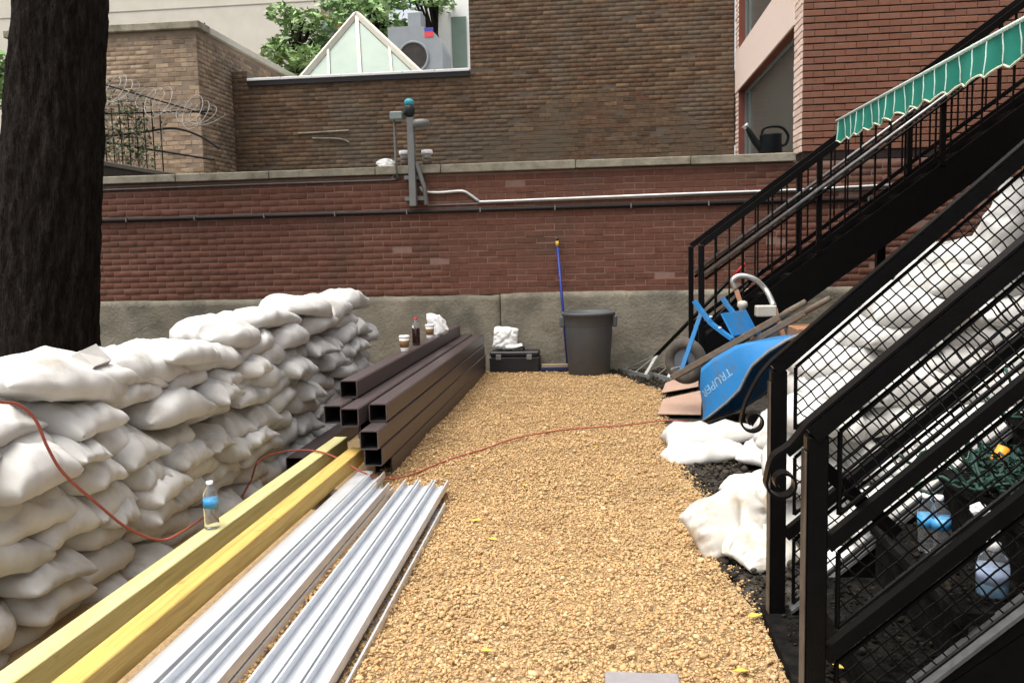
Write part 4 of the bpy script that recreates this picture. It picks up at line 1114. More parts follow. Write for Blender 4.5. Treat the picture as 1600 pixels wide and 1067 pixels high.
for c in range(NC):
    y = 1.95 + (.0 if c % 2 else .27) + rg.uniform(-.08, .08); end = 7.85 - .03 * c
    if c == NC - 1: y = 3.3
    k_ = 0
    while y < end:
        hdr = rg.random() < .38 and c < NC - 2
        Lb = rg.uniform(.46, .64) * (1.3 if c >= NC - 2 else 1)
        ln = rg.uniform(.30, .36) if hdr else Lb * .86
        if y + ln * .6 > end: break
        yc = y + ln / 2
        z = CH * (c + .5) + und(yc, c) * min(1, c / 2) + .006
        T_ = CH * rg.uniform(1.38, 1.78)
        if c == NC - 1 and yc < 4.35: T_ *= .75; z -= .075
        if c == NC - 2 and yc < 3.3: T_ *= .85; z -= .03
        sd += 1
        tilt = rg.normal(.07, .10) if c > 0 else rg.normal(0, .02)
        lab = f'white sandbag in the {ordn[c]} course of the left wall, {ordp[min(k_, 17)]} from the camera end'
        if hdr:
            bag('sandbag', lab, 'sandbags of the left wall', (FX - .26 + rg.normal(0, .02), yc, z), (rg.normal(0, .05), rg.normal(.08, .04), rg.normal(0, .12)), .66, ln * 1.12, T_, sd, droop=.03)
        else:
            bag('sandbag', lab, 'sandbags of the left wall', (FX - .20 + rg.normal(0, .022) - .01 * (c > 4), yc, z), (tilt, rg.normal(.05, .06), math.pi / 2 + rg.normal(0, .06)), Lb * 1.06, rg.uniform(.40, .46), T_, sd, droop=rg.uniform(.015, .035))
        y += ln; k_ += 1
# flap of cloth on the near bags
fl = thing('loose_flap', 'loose pale cloth flap sticking up from the sandbag wall near the trunk', 'cloth', (-2.2, 3.3, 1.0))
a, b, c, d = PX(122, 550, -2.22), PX(150, 537, -2.22), PX(175, 562, -2.16), PX(148, 572, -2.14)
Vv_ = [a, b, c, d, a + np.array([-.05, .02, -.02]), b + np.array([-.05, .02, -.02]), c + np.array([-.05, 0, -.05]), d + np.array([-.05, 0, -.05])]
obj('flap', Vv_, [(0, 1, 2, 3), (7, 6, 5, 4), (0, 4, 5, 1), (1, 5, 6, 2), (2, 6, 7, 3), (3, 7, 4, 0)], M_sack, fl)

# right heap: bags stacked behind the near stairs, climbing to the right
heap = []
rg = np.random.default_rng(5)
levels = [(i_, x_, 3.0) for i_, x_ in enumerate((.82, .80, .82, .85, .88, .92, 1.02, 1.22, 1.38, 1.56, 1.74))]
HC = .124
rown = ['ground course', 'second course up', 'third course up', 'fourth course up', 'fifth course up', 'sixth course up', 'seventh course up', 'eighth course up', 'ninth course up', 'tenth course up', 'top course']
for lv, xa, xb in levels:
    for row, yb in enumerate((4.32, 4.95, 3.68)):
        if row == 1 and lv < 2: continue
        if row == 2 and lv > 4: continue
        x = xa + (.12 if row == 1 else .10 + .10 * lv if row == 2 else 0) + (.06 if lv % 2 else 0); k_ = 0
        xb = 2.4 if row == 2 else 2.9
        while x < xb - .25:
            ln = rg.uniform(.40, .54); sd += 1
            hdr = rg.random() < .35
            if hdr: ln = .34
            yc = yb + .035 * lv + rg.normal(0, .05)
            z = HC * (lv + .5) + rg.normal(0, .012) + .004
            lab = f'white sandbag, {rown[lv]} of right heap, {ordp[min(k_, 17)]} from left, {("middle", "rear", "front")[row]} row'
            bag('sandbag', lab, 'sandbags of the right heap', (x + ln / 2, yc, z), (rg.normal(.06, .07), rg.normal(0, .08), (math.pi / 2 if hdr else 0) + rg.normal(0, .16)), .57, .40, HC * rg.uniform(1.4, 1.7), sd, droop=.03)
            x += ln; k_ += 1
# bags lying about at the left foot of the heap
bag('sandbag', 'half-empty white sandbag lying flat on the soil nearest the gravel', 'loose sandbags by the wheelbarrow', (.66, 5.72, .055), (0, .0, .30), .62, .40, .13, 901, droop=.03, fold=1.6, m=M_sack)
bag('sandbag', 'flat white sandbag in front of the wheelbarrow, resting on the half-empty one', 'loose sandbags by the wheelbarrow', (.72, 6.00, .13), (.0, -.05, .1), .66, .40, .14, 902, droop=.035, fold=1.4, m=M_sack)
bag('sandbag', 'white sandbag wedged between wheelbarrow tray and stair post', 'loose sandbags by the wheelbarrow', (1.12, 5.55, .09), (.1, .1, 1.0), .64, .42, .17, 903, droop=.03)
bag('sandbag', 'white sandbag leaning under the right end of the wheelbarrow tray', 'loose sandbags by the wheelbarrow', (1.32, 5.75, .30), (.1, -.25, .3), .66, .42, .20, 904, droop=.03)
bag('sandbag', 'rounded white sandbag touching the rear edge of the wheelbarrow tray', 'loose sandbags by the wheelbarrow', (1.52, 5.55, .52), (.0, -.35, .2), .66, .44, .20, 905, droop=.03)
bag('sandbag', 'white sandbag low behind the rear stair post', 'loose sandbags by the wheelbarrow', (.98, 4.85, .075), (0, .05, .5), .62, .40, .16, 906, droop=.03)
bag('sandbag', 'small slack white bag between stair post and torn sack', 'loose sandbags by the wheelbarrow', (.78, 4.75, .06), (0, 0, 1.2), .40, .28, .12, 907, droop=.03, fold=1.8, m=M_sack)
p_ = PY(1570, 372, 4.6)
def lean(V):
    W2 = V.copy(); return W2
bag('sandbag', 'white bag standing upright with tied neck on top of the right heap', 'sandbags of the right heap', (p_[0] + .02, 4.62, 1.50), (0, R(-72), .2), .46, .26, .20, 950, droop=.0)

# torn empty sack in front of the rear post
es = thing('torn_sack', 'crumpled empty white sack spilling tan dust by the stair post', 'sack', (.6, 3.9, 0))
def folded(name, c, size, seed, parent, m, planes=20, rid=.03):
    import bmesh
    bm = bmesh.new(); bmesh.ops.create_icosphere(bm, subdivisions=5, radius=1)
    rg = np.random.default_rng(seed); D = rg.normal(0, 1, (planes, 3)); D /= np.linalg.norm(D, axis=1)[:, None]; O = rg.uniform(.45, 1.0, planes)
    K = rg.normal(0, 1, (5, 3)) * np.array([3, 4, 5, 7, 9])[:, None]; ph = rg.uniform(0, 6, 5)
    for v in bm.verts:
        p = np.array(v.co); k_ = D @ p
        s_ = min([o / kk for o, kk in zip(O, k_) if kk > .12] + [1.3])
        s_ *= 1 + rid * sum((1 - 2 * abs(math.sin(float(K[i] @ p) + ph[i]))) / (1 + .5 * i) for i in range(5))
        q = p * s_ * np.array(size)
        q[2] = max(q[2], -size[2] * .55)
        v.co = q + np.array(c) + np.array([0, 0, size[2] * .55])
    me = bpy.data.meshes.new(name); bm.to_mesh(me); bm.free(); me.materials.append(m)
    me.polygons.foreach_set('use_smooth', [True] * len(me.polygons))
    o = bpy.data.objects.new(name, me); col.objects.link(o); attach(o, parent)
    e = o.modifiers.new('edge', 'EDGE_SPLIT'); e.split_angle = R(32)
    return o
M_torn = mat('torn_sack_cloth', [C(.42, .39, .34), C(.54, .52, .48)], .6, scale=6, bump=.5, bscale=11, ridge=True, bdist=.01, spots=(C(.36, .25, .14), 7, .52, .7))
def limp(name, parent, loc, rot, L_, W_, T_, seed, m, fold=2.2, droop=.03):
    V, F = bag_geo(L_, W_, T_, seed, droop=droop, fold=fold)
    from mathutils import Euler
    E_ = np.array(Euler(rot).to_matrix()); V = V @ E_.T + np.array(loc); V[:, 2] = np.maximum(V[:, 2], loc[3] if len(loc) > 3 else .005)
    used = np.unique(F); re = np.full(len(V), -1); re[used] = np.arange(len(used))
    o = bpy.data.objects.new(name, quad_mesh_np(name, V[used], re[F], m, True)); col.objects.link(o); attach(o, parent); return o
limp('cloth', es, (.575, 3.92, .115), (R(58), R(-18), .35), .40, .36, .13, 15, M_torn)
limp('cloth', es, (.70, 3.84, .06), (R(20), R(10), .9), .42, .30, .12, 17, M_torn, 2.6)
limp('cloth', es, (.60, 4.30, .05), (R(10), R(-8), -.3), .44, .26, .10, 19, M_torn, 2.6)
limp('neck', es, (.70, 4.16, .12), (R(70), R(20), .2), .30, .22, .08, 21, M_torn, 2.6)
limp('sack', wbg, (-1.13, 9.79, .40), (R(84), R(6), 0), .29, .27, .15, 27, M_paper, 1.6, .0)
limp('fold', wbg, (-1.03, 9.74, .315), (0, 0, .1), .20, .10, .05, 28, M_paper, 1.8, .0)

# ------------------------------------------------------------------ steel tubes
TS = .118
def steel_tube(label, xl_, z0, ya, yb):
    t = thing('steel_tube', label, 'steel tube', (xl_ + TS / 2, (ya + yb) / 2, z0), 'dark brown square steel tubes')
    s_, w_, b_ = TS - .004, .007, .008
    o = [(0, b_), (b_, 0), (s_ - b_, 0), (s_, b_), (s_, s_ - b_), (s_ - b_, s_), (b_, s_), (0, s_ - b_)]
    i = [(w_, w_ + .003), (w_ + .003, w_), (s_ - w_ - .003, w_), (s_ - w_, w_ + .003), (s_ - w_, s_ - w_ - .003), (s_ - w_ - .003, s_ - w_), (w_ + .003, s_ - w_), (w_, s_ - w_ - .003)]
    V = []; F = []
    for y in (ya, yb):
        V += [(xl_ + a, y, z0 + b) for a, b in o] + [(xl_ + a, y, z0 + b) for a, b in i]
    for k_ in range(8):
        q = (k_ + 1) % 8
        F.append((k_, q, 16 + q, 16 + k_))                     # outside
        F.append((k_, 8 + k_, 8 + q, q)); F.append((16 + k_, 16 + q, 24 + q, 24 + k_))
    obj('tube', V, F, M_tube, t)
    V2 = [(xl_ + a, y, z0 + b) for y in (ya + .0005, yb - .0005) for a, b in i]
    obj('bore', V2, [(8 + k_, 8 + (k_ + 1) % 8, (k_ + 1) % 8, k_) for k_ in range(8)], M_tubein, t)
TE = 9.62
rows = [
    (0, [(-1.70, 5.75, 'left'), (-1.578, 5.6, 'middle'), (-1.455, 5.22, 'right')], 'on the gravel, bottom row'),
    (1, [(-1.70, 5.72, 'left'), (-1.578, 5.58, 'middle'), (-1.450, 4.98, 'right')], 'in the second row up'),
    (2, [(-1.705, 5.7, 'left'), (-1.58, 5.35, 'middle'), (-1.45, 4.90, 'right')], 'in the third row up'),
    (3, [(-1.725, 5.09, 'left'), (-1.59, 4.99, 'middle'), (-1.455, 5.14, 'right')], 'in the fourth row up'),
]
for r_, items, txt in rows:
    for x, ya, side_ in items:
        steel_tube(f'dark brown square steel tube {txt}, {side_} one of three', x, .012 + r_ * TS, ya, TE + random.uniform(-.15, .05))
steel_tube('dark brown square steel tube alone on top of the pile under the cups', -1.692, .012 + 4 * TS, 5.33, 9.35)
p_ = G(383, 716, .115)
steel_tube('dark brown square steel tube lying apart between sandbags and timbers', -2.035, .008, p_[1], 9.3)

# ------------------------------------------------------------------ timbers
def timber(label, xl_, xr_, z0, z1, ya, yb, m, bl):
    t = thing('timber_post', label, 'timber', ((xl_ + xr_) / 2, (ya + yb) / 2, z0), 'yellow timber posts')
    MB().box((xl_, ya, z0), (xr_, yb, z1), .004).build('beam', m, t)
    return t
timber('pale yellow square timber nearest the sandbags with bottle on it', -1.806, -1.716, .10, .192, 1.5, 5.52, M_timber, 0)
timber('amber yellow square timber beside the metal channels', -1.603, -1.511, .10, .195, 1.5, 5.2, M_timber2, 0)
for y_, l_ in ((2.3, 'wooden block under the near end of the timbers'), (4.5, 'wooden block under the far end of the timbers')):
    o = MB().box((-1.86, y_, .008), (-1.47, y_ + .09, .098), .004).build('timber_block', M_oldwood); tag(o, l_, 'block')

# ------------------------------------------------------------------ galvanised channels
def channel(label, far, near, z0, width=.080, leg=.040, flip=False, th=.0022):
    """U channel from near to far (x,y); legs up, or down when flipped"""
    t = thing('metal_channel', label, 'metal channel', ((far[0] + near[0]) / 2, (far[1] + near[1]) / 2, z0), 'galvanised metal channels')
    w = width / 2; lip = .008
    if not flip:
        prof = [(-w, 0), (w, 0), (w, leg), (w - lip, leg), (w - lip, leg - th), (w - th, leg - th), (w - th, th), (.012, th), (.008, th + .004), (-.008, th + .004), (-.012, th), (-w + th, th), (-w + th, leg - th), (-w + lip, leg - th), (-w + lip, leg), (-w, leg)]
    else:
        prof = [(-w, leg), (-w, 0), (-w + lip, 0), (-w + lip, th), (-w + th, th), (-w + th, leg - th), (w - th, leg - th), (w - th, th), (w - lip, th), (w - lip, 0), (w, 0), (w, leg)]
    V, F = extrude(prof, (near[0], near[1], z0), (far[0], far[1], z0))
    obj('channel', V, F, M_galv, t)
    return t
z1_, z2_, z3_ = .012, .060, .106
# bundle A beside the timbers
channel('galvanised channel beside the amber timber, bottom of the left bundle', (-1.447, 4.95), (-1.44, 1.6), z1_)
channel('galvanised channel in the bottom middle of the left bundle', (-1.36, 4.90), (-1.335, 1.6), z1_)
channel('galvanised channel at the bottom right of the left bundle, by the dark gap', (-1.270, 4.80), (-1.225, 1.6), z1_)
channel('galvanised channel on top of the left bundle against the amber timber', (-1.447, 4.98), (-1.44, 1.6), z2_, flip=True)
channel('galvanised channel in the upper middle of the left bundle, open side up', (-1.362, 4.97), (-1.335, 1.6), z2_)
tA = channel('galvanised channel with punched holes at the right of the left bundle', (-1.272, 4.72), (-1.23, 1.6), z2_)
for k_ in range(6):
    y = 2.3 + k_ * .42; x = -1.23 + (-1.272 + 1.23) * (y - 1.6) / 3.12
    MB().box((x - .010, y, z2_ + .0025), (x + .010, y + .028, z2_ + .0032)).build('punched_hole', M_black, tA)
# bundle B on the gravel
for k_, lab in enumerate(('left', 'middle', 'right')):
    x = -1.09 + k_ * .089
    channel(f'galvanised channel in the lower layer of the right bundle, {lab}', (x - .02 + .012 * k_, 4.74 - .12 * k_), (x + .045 + .012 * k_, 1.6), z1_)
    channel(f'galvanised channel in the upper layer of the right bundle, {lab}', (x - .03, 4.80 - .01 * k_), (x + .035, 1.6), z2_)
t_ = steel_tube('dark brown square steel tube half hidden in the gap between the channel bundles', -1.20, -.06, 2.0, 4.6) if False else None

# ------------------------------------------------------------------ hose
hs_ = thing('red_hose', 'thin red air hose looping over sandbags, timbers and gravel', 'hose', (-1, 5, 0))
seg1 = [PX(-40, 620, -1.99), PX(0, 628, -1.99), PX(28, 632, -1.98), PX(55, 655, -1.965), PX(75, 700, -1.95), PX(100, 740, -1.935), PX(150, 785, -1.92), PX(200, 825, -1.90), PX(250, 843, -1.86), PX(285, 830, -1.84), G(330, 800, .05)]
seg1 = [np.array([p[0], p[1], max(p[2], .03)]) for p in seg1]
MB().tube(smooth_path(seg1, 6), .0056, 8).build('length', M_red, hs_, True)
seg2 = [G(378, 775, .03), G(393, 748, .10), G(403, 722, .22), G(430, 708, .215), G(470, 703, .205), G(505, 707, .203), G(535, 720, .18), G(565, 737, .12), G(600, 748, .045), G(640, 742, .040), G(690, 722, .040), G(720, 712, .040), G(760, 700, .040), G(800, 686, .040), G(860, 674, .040), G(920, 668, .040), G(980, 664, .040), G(1040, 657, .040), G(1090, 661, .02)]
MB().tube(smooth_path(seg2, 6), .0056, 8).build('length', M_red, hs_, True)

# ------------------------------------------------------------------ bottles and cups
def bottle(name, label, cat, c, h, r, liquid=None, cap=M_cap, lab=M_label, tilt=None, lo=.45, hi=.64):
    t = thing(name, label, cat, tuple(c))
    M_ = Matrix.Translation(Vector(c))
    if tilt is not None: M_ = M_ @ Matrix.Rotation(tilt[0], 4, 'Y') @ Matrix.Rotation(tilt[1], 4, 'X')
    pr = [(.80, 0), (.98, .02), (1, .06), (.96, .10), (1, .14), (.96, .20), (1, .27), (.97, .33), (1, .42), (.99, .66), (.96, .72), (.80, .80), (.50, .87), (.40, .90), (.40, .94)]
    MB().lathe([(a * r, b * h) for a, b in pr], (0, 0, 0), 22, M_).build('body', M_clear, t, True)
    MB().lathe([(.45 * r, .935 * h), (.46 * r, .94 * h), (.46 * r, h), (.42 * r, h)], (0, 0, 0), 18, M_).build('cap', cap, t, True)
    if lab: MB().lathe([(1.012 * r, lo * h), (1.012 * r, hi * h)], (0, 0, 0), 22, M_).build('label_wrap', lab, t, True)
    if liquid:
        MB().lathe([(.76 * r, .01 * h), (.93 * r, .03 * h), (1.004 * r, .06 * h), (1.004 * r, .60 * h), (.9 * r, .62 * h)], (0, 0, 0), 22, M_).build('liquid', liquid, t, True)
    return t
wbp = G(286, 838, .193)
bottle('water_bottle', 'clear water bottle with blue label standing on the pale timber', 'bottle', (-1.765, wbp[1] + .12, .193), .215, .033)
tz = .012 + 5 * TS - .003
def cup(label, y, h=.115, r=.042):
    x = -1.633
    t = thing('coffee_cup', label, 'cup', (x, y, tz), 'coffee cups on the top tube')
    MB().lathe([(r * .72, 0), (r * .74, .004), (r, h)], (x, y, tz), 24).build('body', M_cup, t, True)
    MB().lathe([(r * .815, h * .28), (r * .965, h * .78), (r * .96, h * .785)], (x, y, tz), 24).build('sleeve', M_sleeve, t, True)
    MB().lathe([(r * 1.06, h), (r * 1.08, h + .004), (r * 1.02, h + .012), (r * .95, h + .016)], (x, y, tz), 24).build('lid', M_cap, t, True)
cy1 = PX(643, 535, -1.585)[1]
cup('paper coffee cup with brown sleeve nearest the front of the top tube', cy1 - .05)
t = bottle('cola_bottle', 'small cola bottle with red cap between the two coffee cups', 'bottle', (-1.638, cy1 + .42, tz), .24, .034, liquid=M_cola, cap=M_redcap, lab=None)
cup('paper coffee cup with brown sleeve before the crumpled white bag', cy1 + 1.0)
crumple('paper_bag', 'crumpled white paper bag behind the far coffee cup on the top tube', 'bag', (-1.628, cy1 + 1.35, tz), (.12, .13, .14), 12, M_paper)

# on the near stairs
def stair_bottle(px, py, z, lab, name='water_bottle', tl=(0, 0)):
    p = G(px, py, z); bottle(name, lab, 'bottle', (p[0], p[1], z + .002), .195, .030, tilt=tl); return p
stair_bottle(1450, 862, .4, 'left of two clear water bottles with blue labels on the near stairs', tl=(-.06, .05))
stair_bottle(1474, 868, .4, 'right of two clear water bottles with blue labels on the near stairs', tl=(-.10, .0))
p = G(1550, 932, .4)
sg = thing('pump_bottle', 'hand sanitiser pump bottle with pale blue gel on the near stairs', 'bottle', (p[0], p[1], .4))
q = .402
MB().lathe([(.036, 0), (.042, .008), (.042, .09), (.036, .115), (.018, .130), (.016, .138)], (p[0], p[1], q), 22).build('body', M_clear, sg, True)
MB().lathe([(.035, .006), (.039, .012), (.039, .068), (.037, .070)], (p[0], p[1], q), 22).build('gel', M_gel, sg, True)
MB().lathe([(.0185, .136), (.0185, .155), (.008, .158), (.006, .185)], (p[0], p[1], q), 14).build('pump', M_cap, sg, True)
MB().tube([(p[0] + .012, p[1], q + .187), (p[0] - .03, p[1], q + .190), (p[0] - .042, p[1], q + .180)], [.010, .008, .006], 8).build('nozzle', M_cap, sg, True)
MB().lathe([(.0425, .045), (.0425, .085)], (p[0], p[1], q), 22).build('label_wrap', mat('pale_label', [C(.5, .58, .68), C(.25, .35, .6)], .5, scale=40), sg, True)
p = G(1410, 918, .2)
cup2 = thing('paper_cup', 'tipped pale paper cup on the near stairs left of the water bottles', 'cup', (p[0], p[1], .2))
MB().lathe([(.028, 0), (.038, .085), (.040, .088)], (0, 0, 0), 20, Matrix.Translation((p[0], p[1], .245)) @ Matrix.Rotation(R(70), 4, 'Y')).build('body', M_cup, cup2, True)
p = G(1528, 805, .602)
crumple('crumpled_tissue', 'crumpled white tissue above the pump bottle on the near stairs', 'tissue', (p[0], p[1], .602), (.035, .03, .028), 22, M_paper)
p = G(1508, 1010, .2)
crumple('crumpled_wrapper', 'crumpled clear white wrapper near the bottom edge of the near stairs', 'wrapper', (p[0], p[1], .202), (.03, .03, .025), 23, M_paper)
p = G(1470, 1040, .2)
o = crumple('bottle_scrap', 'small green scrap low on the near stairs', 'scrap', (p[0], p[1], .202), (.012, .04, .01), 25, mat('green_scrap', [C(.03, .25, .10)], .5))
# green netting heap
gn = thing('green_netting', 'heap of dark green garland netting on the upper near stairs', 'netting', (1.4, 2.9, .6))
rg = np.random.default_rng(61)
for k_ in range(70):
    px, py = rg.uniform(1440, 1640), 0
    y_ = rg.uniform(2.62, 3.06); x_ = rg.uniform(1.2, 1.75)
    n_ = int((x_ - (XP - .11)) / .225); zt_ = .2 * n_
    pts = []
    a0 = rg.uniform(0, 6.28); x2, y2, z2 = x_, y_, zt_ + .03
    for i in range(9):
        pts.append((x2, min(max(y2, 2.58), 3.08), max(z2, .2 * int((x2 - (XP - .11)) / .225) + .02)))
        a0 += rg.normal(0, .8); x2 += .045 * math.cos(a0); y2 += .045 * math.sin(a0); z2 = zt_ + .03 + abs(rg.normal(.03, .04))
    MB().tube(smooth_path(pts, 3), .0055, 5).build('garland', M_net, gn, True)
leaves('tufts', [(rg.uniform(1.2, 1.72), rg.uniform(2.62, 3.06), 0) for _ in range(1)], [(.01, .01, .01)], 1, .01, M_net, gn, 3)
cs = []
for k_ in range(34):
    x_ = rg.uniform(1.20, 1.75); n_ = int((x_ - (XP - .11)) / .225); cs.append((x_, rg.uniform(2.62, 3.05), .2 * n_ + .07))
leaves('fringe', cs, [(.08, .07, .05)] * len(cs), 110, .015, M_net, gn, 4)
p = G(1562, 728, .67)
og = thing('orange_trowel', 'small tool with bright orange handle stuck in the green netting', 'tool', (p[0], p[1], .64))
MB().tube([(p[0], p[1], .66), (p[0] - .004, p[1], .69), (p[0] + .012, p[1], .735)], [.020, .026, .018], 12).build('handle', M_orange, og, True)
MB().tube([(p[0] + .004, p[1] - .004, .67), (p[0] + .05, p[1] - .02, .615)], .005, 6).build('shank', M_silver, og, True)

# ------------------------------------------------------------------ wheelbarrow, upside down
wbw = thing('wheelbarrow', 'upturned blue wheelbarrow with wooden handles resting nose down beside the sandbags', 'wheelbarrow', (.8, 6.9, 0))
phi, al = R(35), R(30)
P0 = np.array([.56, 7.0, .36])
dU = np.array([math.cos(phi) * math.cos(al), -math.sin(phi) * math.cos(al), math.sin(al)])
dW = np.array([math.cos(phi) * math.sin(al), -math.sin(phi) * math.sin(al), -math.cos(al)])
dV = np.array([-math.sin(phi), -math.cos(phi), 0])     # towards the camera side
def wp(u, v, w): return P0 + dU * u + dV * v + dW * w
def wbar(u0, v0, w0, u1, v1, w1, a, b, mb=None):
    mb = mb or MB(); return mb.bar(wp(u0, v0, w0), wp(u1, v1, w1), a, b, up=tuple(-dW), bev=.004)
wbar(-.02, 0, 0, 1.02, 0, 0, .042, .048).build('handle', M_oldwood, wbw)
wbar(-.02, -.46, 0, 1.02, -.46, 0, .042, .048).build('handle', M_oldwood, wbw)
for v in (0, -.46): MB().tube([wp(1.0, v, 0), wp(1.08, v, -.004), wp(1.24, v, -.004)], [.020, .024, .022], 10).build('grip', M_oldwood, wbw, True)
# tray: sections along the barrow, from nose to back edge
ST = [(.07, .38, .425, .19, .29), (.11, .30, .425, .22, .325), (.18, .14, .42, .255, .35), (.26, .05, .41, .28, .365), (.40, .03, .385, .295, .375), (.54, .03, .345, .305, .38),
      (.63, .032, .285, .315, .385), (.72, .055, .235, .32, .39), (.88, .115, .20, .31, .385), (1.03, .165, .188, .29, .36), (1.09, .178, .185, .24, .29)]
nsec = []
for u_, wb_q, wr_q, hb_q, hr_q in ST:
    pts_ = []
    for k_ in range(9):          # near side from rim to bottom
        t = k_ / 8; e_ = t ** 1.0
        pts_.append((u_, -.23 + hr_q + (hb_q - hr_q) * e_, wr_q + (wb_q - wr_q) * t))
    r_ = min(.03, (wr_q - wb_q) * .3)
    pts_[-1] = (u_, -.23 + hb_q + .006, wb_q + r_)
    pts_.append((u_, -.23 + hb_q - .025, wb_q))
    far_ = [(a, -.46 - b, c) for a, b, c in reversed(pts_)]
    nsec.append(pts_ + far_)
nS, nP = len(nsec), len(nsec[0])
V = [wp(*p) for q in nsec for p in q]; F = []
for i in range(nS - 1):
    for k_ in range(nP - 1): F.append((i * nP + k_, i * nP + k_ + 1, (i + 1) * nP + k_ + 1, (i + 1) * nP + k_))
F.append(tuple(range(nP))); F.append(tuple((nS - 1) * nP + k_ for k_ in range(nP - 1, -1, -1)))
tray = obj('tray', V, F, M_blue, wbw, True)
sd_ = tray.modifiers.new('sheet', 'SOLIDIFY'); sd_.thickness = .004; sd_.offset = 0
es_ = tray.modifiers.new('edge', 'EDGE_SPLIT'); es_.split_angle = R(28)
rimp = [wp(*q[0]) for q in nsec] + [wp(*nsec[-1][-1])] + [wp(*q[-1]) for q in reversed(nsec[:-1])]
MB().tube(rimp, .011, 8, closed=True).build('rim', mat('worn_rim', [C(.16, .155, .14), C(.24, .23, .21)], .6, scale=20), tray, True)
# lettering on the camera side of the tray
fc = bpy.data.curves.new('lettering', 'FONT'); fc.body = 'TRUPER'; fc.size = .095; fc.extrude = .0008; fc.align_x = 'CENTER'; fc.align_y = 'CENTER'
fo = bpy.data.objects.new('lettering_curve', fc); col.objects.link(fo)
bpy.context.view_layer.update()
me = bpy.data.meshes.new_from_object(fo.evaluated_get(bpy.context.evaluated_depsgraph_get()))
bpy.data.objects.remove(fo)
me.name = 'lettering'; me.materials.clear(); me.materials.append(M_letter)
lo_ = bpy.data.objects.new('lettering', me); col.objects.link(lo_)
pA, pB, pC, pD = wp(.22, .055, .06), wp(.52, .07, .06), wp(.14, .11, .40), wp(.56, .14, .33)
xdir = Vector(pD - pC).normalized()
cen = Vector((pA + pB + pC + pD) / 4)
up2 = (Vector((pA + pB) / 2) - Vector((pC + pD) / 2)).normalized()
nz2 = xdir.cross(up2).normalized()
if nz2.dot(Vector(dV)) < 0: nz2 = -nz2
up2 = nz2.cross(xdir).normalized()
from mathutils.bvhtree import BVHTree
bvh = BVHTree.FromPolygons([Vector(v) for v in V], F)
for vv in lo_.data.vertices:
    q0 = cen - xdir * vv.co.x - up2 * vv.co.y          # upside down with the barrow
    hit = bvh.ray_cast(q0 + nz2 * .4, -nz2)
    h0 = hit[0] if hit[0] is not None else q0
    vv.co = h0 + nz2 * (.002 + vv.co.z * 2)
attach(lo_, tray)
# legs with plate
for v in (0, -.46):
    g = MB()
    pth = [wp(.60, v, -.03), wp(.56, v, -.10), wp(.50, v, -.22), wp(.47, v, -.36), wp(.46, v, -.44)]
    for a, b in zip(pth[:-1], pth[1:]): g.bar(a, b, .05, .024, up=tuple(dU))
    lg = g.build('leg', M_blue, wbw)
    for w_ in (-.06, -.15, -.26): MB().lathe([(.012, 0), (.012, .012)], (0, 0, 0), 8, Matrix.Translation(Vector(wp(.585 + w_ * .22, v + .012, w_)))).build('bolt', M_cap, lg)
wbar(.60, -.02, -.15, .60, -.44, -.15, .015, .20).build('leg_plate', M_blue, wbw)
MB().bar(wp(.06, -.03, -.02), PY(1098, 482, 7.05), .035, .012, up=tuple(dV)).build('wheel_strut', M_blue, wbw)
# wheel
wc_ = wp(.02, -.23, -.10); axd = Vector(dV).normalized()
def wheel_M(): 
    z = axd; x = Vector((0, 0, 1)); x = (x - z * x.dot(z)).normalized(); y = z.cross(x)
    return Matrix(((x.x, y.x, z.x, wc_[0]), (x.y, y.y, z.y, wc_[1]), (x.z, y.z, z.z, wc_[2]), (0, 0, 0, 1)))
WM = wheel_M()
wh = MB(); wh.tube([WM @ Vector((.145 * math.cos(t), .145 * math.sin(t), 0)) for t in np.linspace(0, 2 * math.pi, 32, endpoint=False)], .048, 12, closed=True)
who = wh.build('wheel', M_rubber, wbw, True)
MB().lathe([(.10, -.018), (.11, 0), (.10, .018)], (0, 0, 0), 28, WM).lathe([(.035, -.05), (.035, .05)], (0, 0, 0), 14, WM).build('hub', mat('dirty_hub', [C(.06, .08, .10), C(.11, .12, .13)], .7, scale=12), who)
MB().tube([wp(.02, .03, -.06), wp(.02, -.49, -.06)], .010, 8).build('axle', M_silver, wbw)

# hand truck behind the wheelbarrow
ht_ = thing('hand_truck', 'hand truck with curved pale tube handle behind the upturned wheelbarrow', 'hand truck', (1.55, 7.7, 0))
YH = 7.6
hpx = [(1190, 600), (1172, 500), (1150, 452), (1145, 438), (1158, 431), (1180, 437), (1198, 455), (1209, 478), (1222, 520), (1245, 620)]
MB().tube(smooth_path([PY(x, y, YH + (.0 if i > 4 else .22)) for i, (x, y) in enumerate(hpx[2:8])], 5), .024, 10).build('handle', M_silver, ht_, True)
a, b = PY(1150, 452, YH + .22), PY(1209, 478, YH)
MB().tube([a, np.array([a[0] + .35, YH + .45, .03])], .022, 8).build('rail', mat('rusty_frame', [C(.30, .13, .07), C(.4, .2, .12)], .6, scale=9), ht_, True)
MB().tube([b, np.array([b[0] + .30, YH + .2, .03])], .022, 8).build('rail', mat('rusty_frame', []), ht_, True)
c = PY(1198, 482, YH - .02)
MB().box((c[0] - .09, YH - .05, c[2] - .07), (c[0] + .08, YH + .06, c[2] + .025), .008).build('bracket', M_whitem, ht_)
c = PY(1160, 478, YH - .05)
MB().lathe([(.02, -.10), (.03, -.02), (.045, 0), (.04, .035), (.015, .045)], (c[0], YH - .05, c[2]), 14).build('knob', M_whitem, ht_, True)
MB().tube([(c[0], YH - .05, c[2] - .09), (c[0] + .05, YH + .1, c[2] - .3)], .012, 6).build('lever', M_postm, ht_, True)
MB().box((1.75, YH - .05, .01), (2.15, YH + .65, .03)).build('toe_plate', M_postm, ht_)

